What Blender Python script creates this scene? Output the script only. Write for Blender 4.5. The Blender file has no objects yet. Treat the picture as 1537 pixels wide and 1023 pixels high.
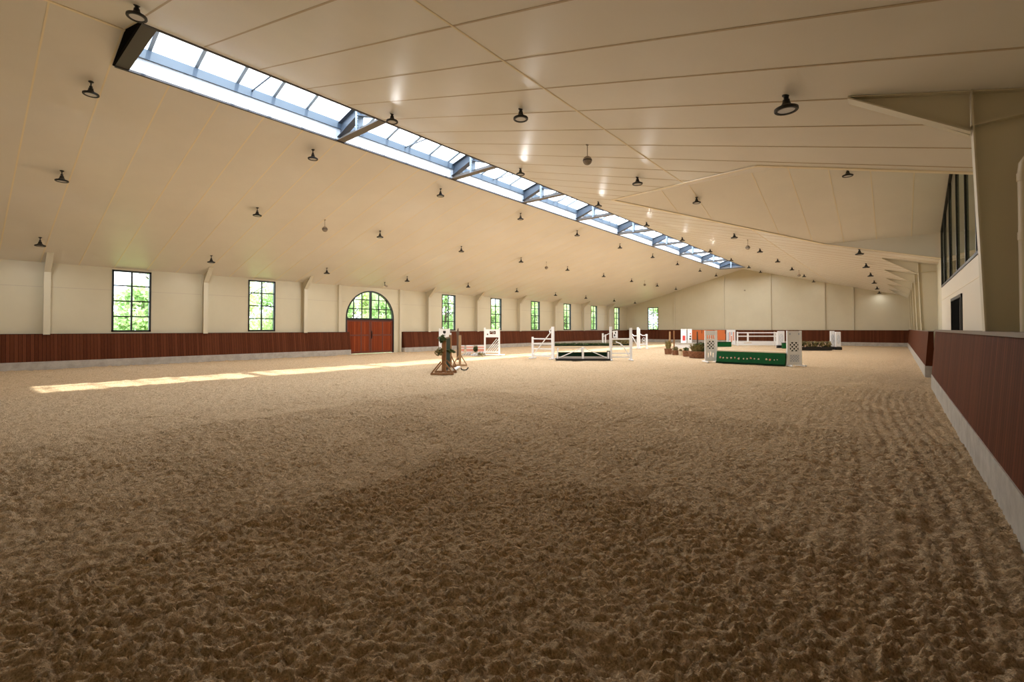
import bpy, bmesh, math, random
import numpy as np
from mathutils import Vector, Matrix

random.seed(7)
PI = math.pi
scene = bpy.context.scene
COL = scene.collection

# ------------------------------------------------------------------ camera
F_PX, TH, PITCH, CX, CY, EYE = 700.16, 0.69017, 0.0160, 768.5, 481.78, 1.6
cam_d = bpy.data.cameras.new('camera')
cam = bpy.data.objects.new('camera', cam_d)
COL.objects.link(cam)
cam.location = (0, 0, EYE)
cam.rotation_euler = (PI / 2 + PITCH, 0, TH)
cam_d.sensor_width = 36
cam_d.lens = F_PX / 1537 * 36
cam_d.shift_y = (CY - 511.5) / 1537
cam_d.clip_start = 0.05
cam_d.clip_end = 600
scene.camera = cam

S_, C_ = math.sin(TH), math.cos(TH)
CR = Vector((C_, S_, 0))
CF = Vector((-S_ * math.cos(PITCH), C_ * math.cos(PITCH), math.sin(PITCH)))
CU = Vector((S_ * math.sin(PITCH), -C_ * math.sin(PITCH), math.cos(PITCH)))


def ray(x, y):
    return CF + CR * ((x - CX) / F_PX) - CU * ((y - CY) / F_PX)


def ground(x, y, z=0.0):
    d = ray(x, y)
    t = (z - EYE) / d.z
    return Vector((d.x * t, d.y * t, z))


# ------------------------------------------------------------------ materials
def srgb(r, g, b):
    def f(c):
        c /= 255
        return c / 12.92 if c <= .04045 else ((c + .055) / 1.055) ** 2.4
    return (f(r), f(g), f(b), 1)


def mat(name, col, rough=.5, metal=0., spec=.5):
    m = bpy.data.materials.new(name)
    m.use_nodes = True
    b = m.node_tree.nodes['Principled BSDF']
    b.inputs['Base Color'].default_value = col
    b.inputs['Roughness'].default_value = rough
    b.inputs['Metallic'].default_value = metal
    b.inputs['Specular IOR Level'].default_value = spec
    return m


def nd(m, typ, **kw):
    n = m.node_tree.nodes.new(typ)
    for k, v in kw.items():
        setattr(n, k, v)
    return n


def lk(m, a, b):
    m.node_tree.links.new(a, b)


def bsdf(m):
    return m.node_tree.nodes['Principled BSDF']


def noise_col(m, c1, c2, scale, detail=4, rough=.6, bump=0., bscale=None, lo=.35, hi=.65, stretch=None):
    """two-tone noise colour (+ optional bump) in object space"""
    tc = nd(m, 'ShaderNodeTexCoord')
    src = tc.outputs['Object']
    if stretch:
        mp = nd(m, 'ShaderNodeMapping')
        mp.inputs['Scale'].default_value = stretch
        lk(m, src, mp.inputs['Vector'])
        src = mp.outputs['Vector']
    n = nd(m, 'ShaderNodeTexNoise')
    n.inputs['Scale'].default_value = scale
    n.inputs['Detail'].default_value = detail
    n.inputs['Roughness'].default_value = rough
    lk(m, src, n.inputs['Vector'])
    r = nd(m, 'ShaderNodeValToRGB')
    r.color_ramp.elements[0].color = c1
    r.color_ramp.elements[1].color = c2
    r.color_ramp.elements[0].position = lo
    r.color_ramp.elements[1].position = hi
    lk(m, n.outputs['Fac'], r.inputs['Fac'])
    lk(m, r.outputs['Color'], bsdf(m).inputs['Base Color'])
    if bump:
        bp = nd(m, 'ShaderNodeBump')
        bp.inputs['Strength'].default_value = bump
        bp.inputs['Distance'].default_value = .01
        lk(m, n.outputs['Fac'], bp.inputs['Height'])
        lk(m, bp.outputs['Normal'], bsdf(m).inputs['Normal'])
    return m


M = {}
M['ceiling'] = noise_col(mat('cream_panel', (1, 1, 1, 1), .40), (.75, .725, .675, 1), (.79, .765, .71, 1), .5)
M['ceiling'].node_tree.nodes['Principled BSDF'].inputs['Specular IOR Level'].default_value = .55
M['seam'] = mat('cream_seam', (.88, .79, .60, 1), .5)
M['seam_shaded'] = mat('shaded_seam', (.52, .42, .29, 1), .5)  # same seam; the right slope's shadow line put into the colour
M['wall'] = noise_col(mat('cream_wall', (1, 1, 1, 1), .42), (.59, .54, .395, 1), (.62, .57, .42, 1), .7)
M['wall_white'] = mat('pale_wall', (.78, .72, .60, 1), .5)
M['steel_cream'] = mat('cream_steel', (.60, .55, .415, 1), .45)
M['concrete'] = noise_col(mat('concrete', (1, 1, 1, 1), .8), (.34, .31, .27, 1), (.47, .44, .39, 1), 3.0, 6, .7, .3)
M['truss'] = mat('grey_steel', (.085, .105, .135, 1), .45, .0)
M['truss_light'] = mat('pale_grey_steel', (.34, .41, .48, 1), .4)
M['truss_dark'] = mat('dark_grey_steel', (.075, .07, .062, 1), .5)
M['kerb_white'] = mat('white_upstand', (.86, .88, .90, 1), .45)
M['beam_blue'] = mat('grey_beam', (.09, .125, .17, 1), .45)
M['trim_dark'] = mat('dark_trim', (.05, .05, .06, 1), .5)
M['frame'] = mat('black_green_frame', (.012, .016, .016, 1), .35)
M['black'] = mat('black_metal', (.010, .010, .010, 1), .45)
M['black_matte'] = mat('matt_black', (.010, .010, .010, 1), .9, 0, 0)
M['lens'] = mat('lamp_lens', (.40, .35, .28, 1), .35)
M['lens'].node_tree.nodes['Principled BSDF'].inputs['Emission Color'].default_value = (1, .88, .7, 1)
M['lens'].node_tree.nodes['Principled BSDF'].inputs['Emission Strength'].default_value = .012
M['speaker'] = noise_col(mat('speaker_grille', (1, 1, 1, 1), .6), (.24, .20, .155, 1), (.34, .285, .22, 1), 40)
M['white'] = mat('white_paint', (.84, .86, .88, 1), .5)
M['wood'] = noise_col(mat('brown_wood', (1, 1, 1, 1), .6), (.20, .095, .035, 1), (.34, .17, .07, 1), 6, stretch=(6, 6, 1))
M['wood_pale'] = noise_col(mat('pale_wood', (1, 1, 1, 1), .6), (.38, .23, .11, 1), (.52, .34, .18, 1), 6, stretch=(6, 6, 1))
M['wood_dark'] = noise_col(mat('dark_wood', (1, 1, 1, 1), .6), (.05, .028, .015, 1), (.09, .05, .026, 1), 6, stretch=(6, 6, 1))
M['green'] = mat('green_paint', (.004, .085, .022, 1), .6, 0, .15)
M['green_dark'] = mat('dark_green_paint', (.007, .022, .010, 1), .8, 0, .1)
M['orange'] = mat('orange_sunlit_and_stripe', (.70, .17, .035, 1), .5)  # sunlight on the end wall's boards as colour; also a stripe
M['pink'] = mat('pink_paint', (.72, .33, .25, 1), .5)
M['red'] = mat('red_paint', (.55, .05, .05, 1), .5)
M['blue_grey'] = mat('blue_grey_paint', (.42, .50, .62, 1), .5)
M['beige'] = mat('beige_plank', (.62, .52, .38, 1), .6)
M['grey'] = mat('grey_board', (.45, .43, .40, 1), .6)
M['pot'] = noise_col(mat('basket_pot', (1, 1, 1, 1), .8), (.15, .062, .03, 1), (.29, .13, .065, 1), 14)
M['soil'] = mat('soil', (.05, .03, .02, 1), .9)
M['plant'] = noise_col(mat('plant_leaf', (1, 1, 1, 1), .6), (.03, .06, .015, 1), (.11, .15, .04, 1), 9)
M['plant_dry'] = noise_col(mat('olive_leaf', (1, 1, 1, 1), .6), (.14, .12, .04, 1), (.30, .25, .10, 1), 9)
M['flower'] = mat('pale_flower', (.80, .62, .52, 1), .7)
M['pvc'] = mat('cream_pvc', (.70, .62, .48, 1), .35)
M['room'] = mat('gallery_room', (.58, .56, .45, 1), .8)
M['lawn'] = noise_col(mat('lawn', (1, 1, 1, 1), .9), (.13, .16, .04, 1), (.22, .25, .08, 1), 1.5)
M['bark'] = noise_col(mat('bark', (1, 1, 1, 1), .9), (.07, .05, .03, 1), (.14, .10, .07, 1), 5)


def foliage_mat(name, c1, c2):
    m = mat(name, c1, .6)
    noise_col(m, c1, c2, 1.3, 3)
    t = nd(m, 'ShaderNodeBsdfTranslucent')
    r = [n for n in m.node_tree.nodes if n.type == 'VALTORGB'][0]
    lk(m, r.outputs['Color'], t.inputs['Color'])
    mx = nd(m, 'ShaderNodeMixShader')
    mx.inputs['Fac'].default_value = .45
    out = m.node_tree.nodes['Material Output']
    lk(m, bsdf(m).outputs['BSDF'], mx.inputs[1])
    lk(m, t.outputs['BSDF'], mx.inputs[2])
    lk(m, mx.outputs['Shader'], out.inputs['Surface'])
    return m


M['leaf_a'] = foliage_mat('leaf_light', (.48, .60, .22, 1), (.78, .85, .50, 1))
M['leaf_b'] = foliage_mat('leaf_mid', (.34, .52, .20, 1), (.66, .78, .42, 1))


def glass_mat(name, tint, gloss=.04):
    m = bpy.data.materials.new(name)
    m.use_nodes = True
    nt = m.node_tree
    nt.nodes.remove(nt.nodes['Principled BSDF'])
    t = nt.nodes.new('ShaderNodeBsdfTransparent')
    t.inputs['Color'].default_value = tint
    g = nt.nodes.new('ShaderNodeBsdfGlossy')
    g.inputs['Roughness'].default_value = .03
    f = nt.nodes.new('ShaderNodeLayerWeight')
    f.inputs['Blend'].default_value = .5
    pw = nt.nodes.new('ShaderNodeMath')
    pw.operation = 'POWER'
    pw.inputs[1].default_value = 5
    nt.links.new(f.outputs['Facing'], pw.inputs[0])
    ma = nt.nodes.new('ShaderNodeMath')
    ma.operation = 'MULTIPLY_ADD'
    ma.inputs[1].default_value = .9
    ma.inputs[2].default_value = gloss
    nt.links.new(pw.outputs[0], ma.inputs[0])
    mx = nt.nodes.new('ShaderNodeMixShader')
    nt.links.new(ma.outputs[0], mx.inputs[0])
    nt.links.new(t.outputs[0], mx.inputs[1])
    nt.links.new(g.outputs[0], mx.inputs[2])
    nt.links.new(mx.outputs[0], nt.nodes['Material Output'].inputs['Surface'])
    return m


M['glass'] = glass_mat('clear_glass', (.94, .96, .96, 1))
M['glass_gallery'] = glass_mat('grey_green_glass', (.50, .56, .46, 1), .06)


def plank_mat(name, axis, c1, c2, width, rough=.65, spec=.06):
    """vertical boards: a tone per board and a dark groove between boards"""
    m = mat(name, c1, rough, 0, spec)
    tc = nd(m, 'ShaderNodeTexCoord')
    sp = nd(m, 'ShaderNodeSeparateXYZ')
    lk(m, tc.outputs['Object'], sp.inputs[0])
    dv = nd(m, 'ShaderNodeMath', operation='DIVIDE')
    dv.inputs[1].default_value = width
    lk(m, sp.outputs[axis], dv.inputs[0])
    fl = nd(m, 'ShaderNodeMath', operation='FLOOR')
    lk(m, dv.outputs[0], fl.inputs[0])
    wn = nd(m, 'ShaderNodeTexWhiteNoise', noise_dimensions='1D')
    lk(m, fl.outputs[0], wn.inputs['W'])
    mp = nd(m, 'ShaderNodeMapping')
    mp.inputs['Scale'].default_value = (9, 9, .6)
    lk(m, tc.outputs['Object'], mp.inputs['Vector'])
    n = nd(m, 'ShaderNodeTexNoise')
    n.inputs['Scale'].default_value = 4
    n.inputs['Detail'].default_value = 4
    lk(m, mp.outputs[0], n.inputs['Vector'])
    ad = nd(m, 'ShaderNodeMath', operation='MULTIPLY_ADD')
    ad.inputs[1].default_value = .55
    lk(m, wn.outputs['Value'], ad.inputs[0])
    sc = nd(m, 'ShaderNodeMath', operation='MULTIPLY')
    sc.inputs[1].default_value = .55
    lk(m, n.outputs['Fac'], sc.inputs[0])
    lk(m, sc.outputs[0], ad.inputs[2])
    rp = nd(m, 'ShaderNodeValToRGB')
    rp.color_ramp.elements[0].color = c1
    rp.color_ramp.elements[0].position = .15
    rp.color_ramp.elements[1].color = c2
    rp.color_ramp.elements[1].position = .85
    lk(m, ad.outputs[0], rp.inputs['Fac'])
    fr = nd(m, 'ShaderNodeMath', operation='FRACT')
    lk(m, dv.outputs[0], fr.inputs[0])
    cp = nd(m, 'ShaderNodeMath', operation='COMPARE')
    cp.inputs[1].default_value = .5
    cp.inputs[2].default_value = .455
    lk(m, fr.outputs[0], cp.inputs[0])
    mx = nd(m, 'ShaderNodeMix', data_type='RGBA')
    mx.inputs['A'].default_value = (c1[0] * .35, c1[1] * .35, c1[2] * .35, 1)
    lk(m, cp.outputs[0], mx.inputs['Factor'])
    lk(m, rp.outputs['Color'], mx.inputs['B'])
    lk(m, mx.outputs['Result'], bsdf(m).inputs['Base Color'])
    bp = nd(m, 'ShaderNodeBump')
    bp.inputs['Strength'].default_value = .5
    bp.inputs['Distance'].default_value = .006
    lk(m, cp.outputs[0], bp.inputs['Height'])
    lk(m, bp.outputs['Normal'], bsdf(m).inputs['Normal'])
    return m


KC1, KC2 = (.074, .020, .008, 1), (.128, .040, .017, 1)
M['kick_y'] = plank_mat('red_brown_boards', 'Y', KC1, KC2, .11)
M['kick_x'] = plank_mat('red_brown_boards_end', 'X', KC1, KC2, .11)
M['door_wood'] = plank_mat('varnished_door_boards', 'Y', (.17, .033, .012, 1), (.30, .07, .024, 1), .145)
M['door_stile'] = mat('door_stile', (.13, .026, .010, 1), .4)


def sand_mat():
    m = mat('arena_sand', (.5, .34, .2, 1), .95, spec=.15)
    tc = nd(m, 'ShaderNodeTexCoord')
    P = tc.outputs['Object']

    def nz(scale, detail, rough=.6):
        n = nd(m, 'ShaderNodeTexNoise')
        n.inputs['Scale'].default_value = scale
        n.inputs['Detail'].default_value = detail
        n.inputs['Roughness'].default_value = rough
        lk(m, P, n.inputs['Vector'])
        return n.outputs['Fac']
    a, b, c = nz(26, 5, .7), nz(75, 3), nz(.6, 3)
    r1 = nd(m, 'ShaderNodeValToRGB')
    r1.color_ramp.elements[0].color = (.40, .29, .175, 1)
    r1.color_ramp.elements[0].position = .28
    r1.color_ramp.elements[1].color = (.68, .525, .355, 1)
    r1.color_ramp.elements[1].position = .60
    lk(m, a, r1.inputs['Fac'])
    r2 = nd(m, 'ShaderNodeValToRGB')
    r2.color_ramp.elements[0].color = (.72, .68, .62, 1)
    r2.color_ramp.elements[0].position = .3
    r2.color_ramp.elements[1].color = (1.12, 1.1, 1.06, 1)
    r2.color_ramp.elements[1].position = .6
    lk(m, b, r2.inputs['Fac'])
    mx = nd(m, 'ShaderNodeMix', data_type='RGBA', blend_type='MULTIPLY')
    mx.inputs['Factor'].default_value = 1
    lk(m, r1.outputs['Color'], mx.inputs['A'])
    lk(m, r2.outputs['Color'], mx.inputs['B'])
    lk(m, mx.outputs['Result'], bsdf(m).inputs['Base Color'])
    ad = nd(m, 'ShaderNodeMath', operation='MULTIPLY_ADD')
    ad.inputs[1].default_value = .35
    lk(m, b, ad.inputs[0])
    lk(m, a, ad.inputs[2])
    bp = nd(m, 'ShaderNodeBump')
    bp.inputs['Strength'].default_value = 1.0
    bp.inputs['Distance'].default_value = .035
    lk(m, ad.outputs[0], bp.inputs['Height'])
    lk(m, bp.outputs['Normal'], bsdf(m).inputs['Normal'])
    return m


M['sand'] = sand_mat()


# ------------------------------------------------------------------ mesh helpers
class MB:
    """collects simple shapes; build() links them as ONE mesh object"""

    def __init__(s):
        s.v, s.f, s.mi, s.k = [], [], [], 0

    def slot(s, k):
        s.k = k
        return s

    def face(s, pts):
        n = len(s.v)
        s.v += [tuple(p) for p in pts]
        s.f.append(tuple(range(n, n + len(pts))))
        s.mi.append(s.k)
        return s

    def hexa(s, p):
        """p: 8 points, bottom 4 counter-clockwise then top 4"""
        n = len(s.v)
        s.v += [tuple(q) for q in p]
        for f in ((3, 2, 1, 0), (4, 5, 6, 7), (0, 1, 5, 4), (1, 2, 6, 5), (2, 3, 7, 6), (3, 0, 4, 7)):
            s.f.append(tuple(n + i for i in f))
            s.mi.append(s.k)
        return s

    def box(s, x0, x1, y0, y1, z0, z1):
        return s.hexa([(x0, y0, z0), (x1, y0, z0), (x1, y1, z0), (x0, y1, z0),
                       (x0, y0, z1), (x1, y0, z1), (x1, y1, z1), (x0, y1, z1)])

    def bar(s, a, b, w, h, up=(0, 0, 1)):
        """rectangular bar from a to b; w across, h along up"""
        a, b = Vector(a), Vector(b)
        d = (b - a).normalized()
        u = Vector(up)
        side = d.cross(u)
        if side.length < 1e-5:
            side = d.cross(Vector((1, 0, 0)))
        side.normalize()
        u = side.cross(d).normalized()
        p, q = side * (w / 2), u * (h / 2)
        return s.hexa([a - p - q, a + p - q, b + p - q, b - p - q, a - p + q, a + p + q, b + p + q, b - p + q])

    def prism(s, poly, y0, y1, fn=None):
        """polygon of 2D points (a, b) swept along the third axis; fn maps (a, b, t) to a point"""
        fn = fn or (lambda a, b, t: (a, t, b))
        n, m = len(s.v), len(poly)
        s.v += [tuple(fn(a, b, y0)) for a, b in poly] + [tuple(fn(a, b, y1)) for a, b in poly]
        s.f.append(tuple(n + i for i in range(m)))
        s.f.append(tuple(n + m + i for i in reversed(range(m))))
        s.mi += [s.k, s.k]
        for i in range(m):
            j = (i + 1) % m
            s.f.append((n + j, n + i, n + m + i, n + m + j))
            s.mi.append(s.k)
        return s

    def tube(s, pts, r, seg=10, caps=True):
        pts = [Vector(p) for p in pts]
        rs = r if isinstance(r, (list, tuple)) else [r] * len(pts)
        n = len(s.v)
        ref = None
        for i, p in enumerate(pts):
            d = (pts[min(i + 1, len(pts) - 1)] - pts[max(i - 1, 0)]).normalized()
            if ref is None:
                ref = d.cross(Vector((0, 0, 1)))
                if ref.length < 1e-4:
                    ref = d.cross(Vector((1, 0, 0)))
            a = (ref - d * ref.dot(d)).normalized()
            ref = a
            b = d.cross(a)
            for k in range(seg):
                t = 2 * PI * k / seg
                s.v.append(tuple(p + (a * math.cos(t) + b * math.sin(t)) * rs[i]))
        for i in range(len(pts) - 1):
            for k in range(seg):
                k2 = (k + 1) % seg
                s.f.append((n + i * seg + k, n + i * seg + k2, n + (i + 1) * seg + k2, n + (i + 1) * seg + k))
                s.mi.append(s.k)
        if caps:
            s.f.append(tuple(n + k for k in reversed(range(seg))))
            s.f.append(tuple(n + (len(pts) - 1) * seg + k for k in range(seg)))
            s.mi += [s.k, s.k]
        return s

    def lathe(s, prof, c=(0, 0, 0), seg=20, close=True):
        """prof: (radius, z) list turned about the vertical through c"""
        n = len(s.v)
        for r, z in prof:
            for k in range(seg):
                t = 2 * PI * k / seg
                s.v.append((c[0] + r * math.cos(t), c[1] + r * math.sin(t), c[2] + z))
        for i in range(len(prof) - 1):
            for k in range(seg):
                k2 = (k + 1) % seg
                s.f.append((n + i * seg + k, n + i * seg + k2, n + (i + 1) * seg + k2, n + (i + 1) * seg + k))
                s.mi.append(s.k)
        if close:
            s.f.append(tuple(n + k for k in reversed(range(seg))))
            s.f.append(tuple(n + (len(prof) - 1) * seg + k for k in range(seg)))
            s.mi += [s.k, s.k]
        return s

    def leaf(s, p, size, rnd):
        """a small folded leaf-shaped quad pair with random facing"""
        d = Vector((rnd.gauss(0, 1), rnd.gauss(0, 1), rnd.gauss(0, 1))).normalized()
        e = d.cross(Vector((rnd.gauss(0, 1), rnd.gauss(0, 1), rnd.gauss(0, 1)))).normalized()
        p = Vector(p)
        a, b = d * size * .6, e * size * .34
        s.face([p - a, p + b, p + a, p - b])
        return s

    def mesh(s, name, mats):
        me = bpy.data.meshes.new(name)
        me.from_pydata(s.v, [], s.f)
        for m in mats:
            me.materials.append(m)
        if len(mats) > 1:
            me.polygons.foreach_set('material_index', s.mi)
        me.update()
        return me

    def build(s, name, m, parent=None, smooth=False, bevel=0., weld=False):
        mats = m if isinstance(m, (list, tuple)) else [m]
        me = s.mesh(name, mats)
        bm = bmesh.new()
        bm.from_mesh(me)
        if weld:
            bmesh.ops.remove_doubles(bm, verts=bm.verts, dist=1e-4)
        bmesh.ops.recalc_face_normals(bm, faces=bm.faces)
        bm.to_mesh(me)
        bm.free()
        if smooth:
            me.polygons.foreach_set('use_smooth', [True] * len(me.polygons))
            try:
                me.set_sharp_from_angle(angle=math.radians(40))
            except Exception:
                pass
        o = bpy.data.objects.new(name, me)
        COL.objects.link(o)
        if parent:
            o.parent = parent
        if bevel:
            b = o.modifiers.new('bevel', 'BEVEL')
            b.width = bevel
            b.segments = 2
            b.limit_method = 'ANGLE'
        return o


def tag(o, label, cat, group=None, kind=None):
    o['label'] = label
    o['category'] = cat
    if group:
        o['group'] = group
    if kind:
        o['kind'] = kind
    return o


def thing(name, label, cat, loc, rz=0., group=None):
    o = bpy.data.objects.new(name, None)
    COL.objects.link(o)
    o.location = loc
    o.rotation_euler = (0, 0, rz)
    o.empty_display_size = .2
    return tag(o, label, cat, group)


def holder(name, kind='structure'):
    o = bpy.data.objects.new(name, None)
    COL.objects.link(o)
    o['kind'] = kind
    return o


def struct(o):
    o['kind'] = 'structure'
    return o


def dup(root, loc, rz=0., label=None):
    r = root.copy()
    COL.objects.link(r)
    r.location = loc
    r.rotation_euler = (0, 0, rz)
    if label:
        r['label'] = label
    for ch in root.children:
        c = ch.copy()
        COL.objects.link(c)
        c.parent = r
        for g in ch.children:
            d = g.copy()
            COL.objects.link(d)
            d.parent = c
    return r


ORD = ['first', 'second', 'third', 'fourth', 'fifth', 'sixth', 'seventh', 'eighth', 'ninth', 'tenth', 'eleventh', 'twelfth']

# ------------------------------------------------------------------ hall dimensions (metres; Y runs down the hall)
XW, XRW, YN, YF = -26.47, 1.36, -3.0, 55.03
XSL, XSR, ZS, XRIDGE = -14.04, -11.65, 7.75, -12.85
SLL, SLR = .28, .26


def zl(x):
    return ZS + SLL * (x - XSL)


def zr(x):
    return ZS - SLR * (x - XSR)


ZRIDGE = zl(XRIDGE)
SKY0, SKY1 = 2.42, 50.75
FRAMES = [2.53, 8.07, 13.09, 22.27, 27.37, 32.87, 38.5, 44.0, 49.76]
TRUSS = [2.55, 8.15, 13.2, 17.9, 22.8, 27.9, 33.5, 39.1, 44.8, 50.6]
GY0, GY1, GX, GAPX = 11.85, 24.8, -2.45, -9.5       # gallery bay: near, far, eave corner and valley apex
GYM = (GY0 + GY1) / 2
ZGR, ZGE = zr(GAPX), zr(GX)
SG = (ZGR - ZGE) / (GYM - GY0)


def zg(y):
    return ZGR - SG * abs(y - GYM)


# ------------------------------------------------------------------ floor: raked sand
def vnoise(x, y, seed):
    """smooth lattice noise in -1..1"""
    xi, yi = np.floor(x).astype(np.int64), np.floor(y).astype(np.int64)
    xf, yf = x - xi, y - yi
    u, v = xf * xf * xf * (xf * (xf * 6 - 15) + 10), yf * yf * yf * (yf * (yf * 6 - 15) + 10)

    def g(ix, iy):
        h = (ix * 374761393 + iy * 668265263 + seed * 974634777) & 0xffffffff
        h = ((h ^ (h >> 13)) * 1274126177) & 0xffffffff
        h = h ^ (h >> 16)
        a = (h & 0xffff) / 65536 * 2 * np.pi
        return np.cos(a), np.sin(a)

    def dot(ix, iy, dx, dy):
        gx, gy = g(ix, iy)
        return gx * dx + gy * dy
    n00 = dot(xi, yi, xf, yf)
    n10 = dot(xi + 1, yi, xf - 1, yf)
    n01 = dot(xi, yi + 1, xf, yf - 1)
    n11 = dot(xi + 1, yi + 1, xf - 1, yf - 1)
    return 1.5 * ((n00 * (1 - u) + n10 * u) * (1 - v) + (n01 * (1 - u) + n11 * u) * v)


def sand_height(x, y):
    # clods drawn out along the harrow's pull
    u, v = x * .77 + y * .64, -x * .64 + y * .77
    wx = u + .05 * vnoise(x * 4, y * 4, 1)
    wy = v + .05 * vnoise(x * 4, y * 4, 2)
    a = vnoise(wx * 7.5, wy * 15, 3)
    b = vnoise(wx * 16, wy * 28, 4)
    c = vnoise(wx * 32, wy * 42, 5)
    e = vnoise(wx * 46, wy * 52, 11)
    patch = .75 + .5 * vnoise(x * .9, y * .9, 12)

    def step(t, w):
        t = np.clip(t / w * .5 + .5, 0, 1)
        return t * t * (3 - 2 * t)
    p = vnoise(wx * 10 + 31.7, wy * 19, 13)
    r = vnoise(wx * 21 + 7.1, wy * 35, 14)
    h = .012 * (1 - 2.4 * np.abs(a)) + patch * (.026 * np.abs(b) + .012 * c + .008 * e) - .030
    h += .020 * patch * step(p, .09) + .014 * step(r, .11)
    # hoof scrapes: scattered hollows
    d = vnoise(x * 2.3, y * 2.6, 6)
    h -= .11 * np.clip(d - .40, 0, 1)
    h += .012 * vnoise(x * 1.1, y * 1.1, 7)
    # harrow tracks bending along the right-hand boards
    s = .70 - x + .25 * np.sin(y * .35) + .04 * vnoise(x * 1.5, y * 1.5, 8)
    k = np.exp(-np.clip(s - .6, 0, 50) / 1.7)
    h += k * .009 * np.sin(s * 2 * np.pi / .155)
    h += k * .011 * np.sin((y + .05 * vnoise(x * 5, y * 5, 9)) * 2 * np.pi / .105 + 3 * np.sin(s * 20))
    # long faint tracks across the open floor
    t = (x * .55 + y * .83) + .6 * vnoise(x * .25, y * .25, 10)
    h += (1 - k) * .004 * np.sin(t * 2 * np.pi / .28)
    return h - .016


def grid_zone(xs, ys, skip=None):
    X, Y = np.meshgrid(xs, ys)
    nx, ny = len(xs), len(ys)
    idx = np.arange(nx * ny).reshape(ny, nx)
    q = np.stack([idx[:-1, :-1], idx[:-1, 1:], idx[1:, 1:], idx[1:, :-1]], -1).reshape(-1, 4)
    if skip:
        x0, x1, y0, y1 = skip
        cx = ((X[:-1, :-1] + X[1:, 1:]) / 2).ravel()
        cy = ((Y[:-1, :-1] + Y[1:, 1:]) / 2).ravel()
        q = q[~((cx > x0) & (cx < x1) & (cy > y0) & (cy < y1))]
    return X.ravel(), Y.ravel(), q


def make_floor():
    Z = [((-4.2, 1.4, -.4, 4.2), .0125), ((-9.0, 1.4, -.4, 9.0), .022), ((-16.0, 1.4, -.4, 16.0), .04), ((-26.6, 1.4, -3.0, 31.0), .09), ((-26.6, 1.5, -3.2, 55.2), .4)]
    vx, vy, qs, n = [], [], [], 0
    prev, drop = None, []
    for (x0, x1, y0, y1), st in Z:
        xs = np.linspace(x0, x1, int(round((x1 - x0) / st)) + 1)
        ys = np.linspace(y0, y1, int(round((y1 - y0) / st)) + 1)
        X, Y, q = grid_zone(xs, ys, prev)
        dz = np.zeros(len(X))
        if prev:                                     # the coarse zone's rim is tucked under the fine one
            dz[(X > prev[0] - .099) & (Y > prev[2] - .099) & (Y < prev[3] + .099)] = -.055
        drop.append(dz)
        vx.append(X); vy.append(Y); qs.append(q + n)
        n += len(X)
        prev = (x0 + .1, 9, y0 + .1, y1 - .1)
    X, Y, q = np.concatenate(vx), np.concatenate(vy), np.concatenate(qs)
    Zc = sand_height(X, Y) + np.concatenate(drop)
    co = np.stack([X, Y, Zc], -1).astype(np.float32)
    # packed sub-base under the loose sand
    nb = len(co)
    co = np.concatenate([co, np.array([(-26.7, -3.2, -.13), (5.4, -3.2, -.13), (5.4, 55.3, -.13), (-26.7, 55.3, -.13)], np.float32)])
    q = np.concatenate([q, np.array([[nb, nb + 1, nb + 2, nb + 3]])])
    X = co[:, 0]
    used = np.zeros(len(X), bool)
    used[q.ravel()] = True
    remap = np.cumsum(used) - 1
    co, q = co[used], remap[q]
    me = bpy.data.meshes.new('floor')
    me.vertices.add(len(co))
    me.vertices.foreach_set('co', co.ravel())
    me.loops.add(q.size)
    me.loops.foreach_set('vertex_index', q.ravel().astype(np.int32))
    me.polygons.add(len(q))
    me.polygons.foreach_set('loop_start', np.arange(0, q.size, 4, dtype=np.int32))
    me.polygons.foreach_set('loop_total', np.full(len(q), 4, dtype=np.int32))
    me.polygons.foreach_set('use_smooth', np.ones(len(q), bool))
    me.materials.append(M['sand'])
    me.update(calc_edges=True)
    me.validate()
    o = bpy.data.objects.new('floor', me)
    COL.objects.link(o)
    return struct(o)


make_floor()
struct(MB().box(-120, XW - .2, -60, 120, -.4, -.05).box(XW - .2, 60, YF + .4, 120, -.4, -.05).build('ground_outside', M['lawn']))

# ------------------------------------------------------------------ ceiling
ce = MB()
XLO = XW - .35
ce.face([(XLO, YN - .3, zl(XLO)), (XSL, YN - .3, ZS), (XSL, YF + .3, ZS), (XLO, YF + .3, zl(XLO))])
for y0, y1 in ((YN - .3, SKY0), (SKY1, YF + .3)):
    ce.face([(XSL, y0, ZS), (XRIDGE, y0, ZRIDGE), (XRIDGE, y1, ZRIDGE), (XSL, y1, ZS)])
    ce.face([(XRIDGE, y0, ZRIDGE), (XSR, y0, ZS), (XSR, y1, ZS), (XRIDGE, y1, ZRIDGE)])
XRO = XRW + .3


def PR(x, y):
    return (x, y, zr(x))


ce.face([PR(XSR, YN - .3), PR(XRO, YN - .3), PR(XRO, GY0), PR(GX, GY0), PR(XSR, GY0)])
ce.face([PR(XSR, GY1), PR(GX, GY1), PR(XRO, GY1), PR(XRO, YF + .3), PR(XSR, YF + .3)])
ce.face([PR(XSR, GY0), PR(GX, GY0), PR(GAPX, GYM), PR(XSR, GYM)])
ce.face([PR(XSR, GYM), PR(GAPX, GYM), PR(GX, GY1), PR(XSR, GY1)])
# raised gallery roof: two slopes and their little side cheeks
XG1 = 5.6
ce.face([(GAPX, GYM, ZGR), (GX, GY0, ZGE), (XG1, GY0, ZGE), (XG1, GYM, ZGR)])
ce.face([(GAPX, GYM, ZGR), (XG1, GYM, ZGR), (XG1, GY1, ZGE), (GX, GY1, ZGE)])
for y in (GY0, GY1):
    ce.face([(GX, y, ZGE), (XRO, y, ZGE), (XRO, y, zr(XRO) - .02)])
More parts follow.
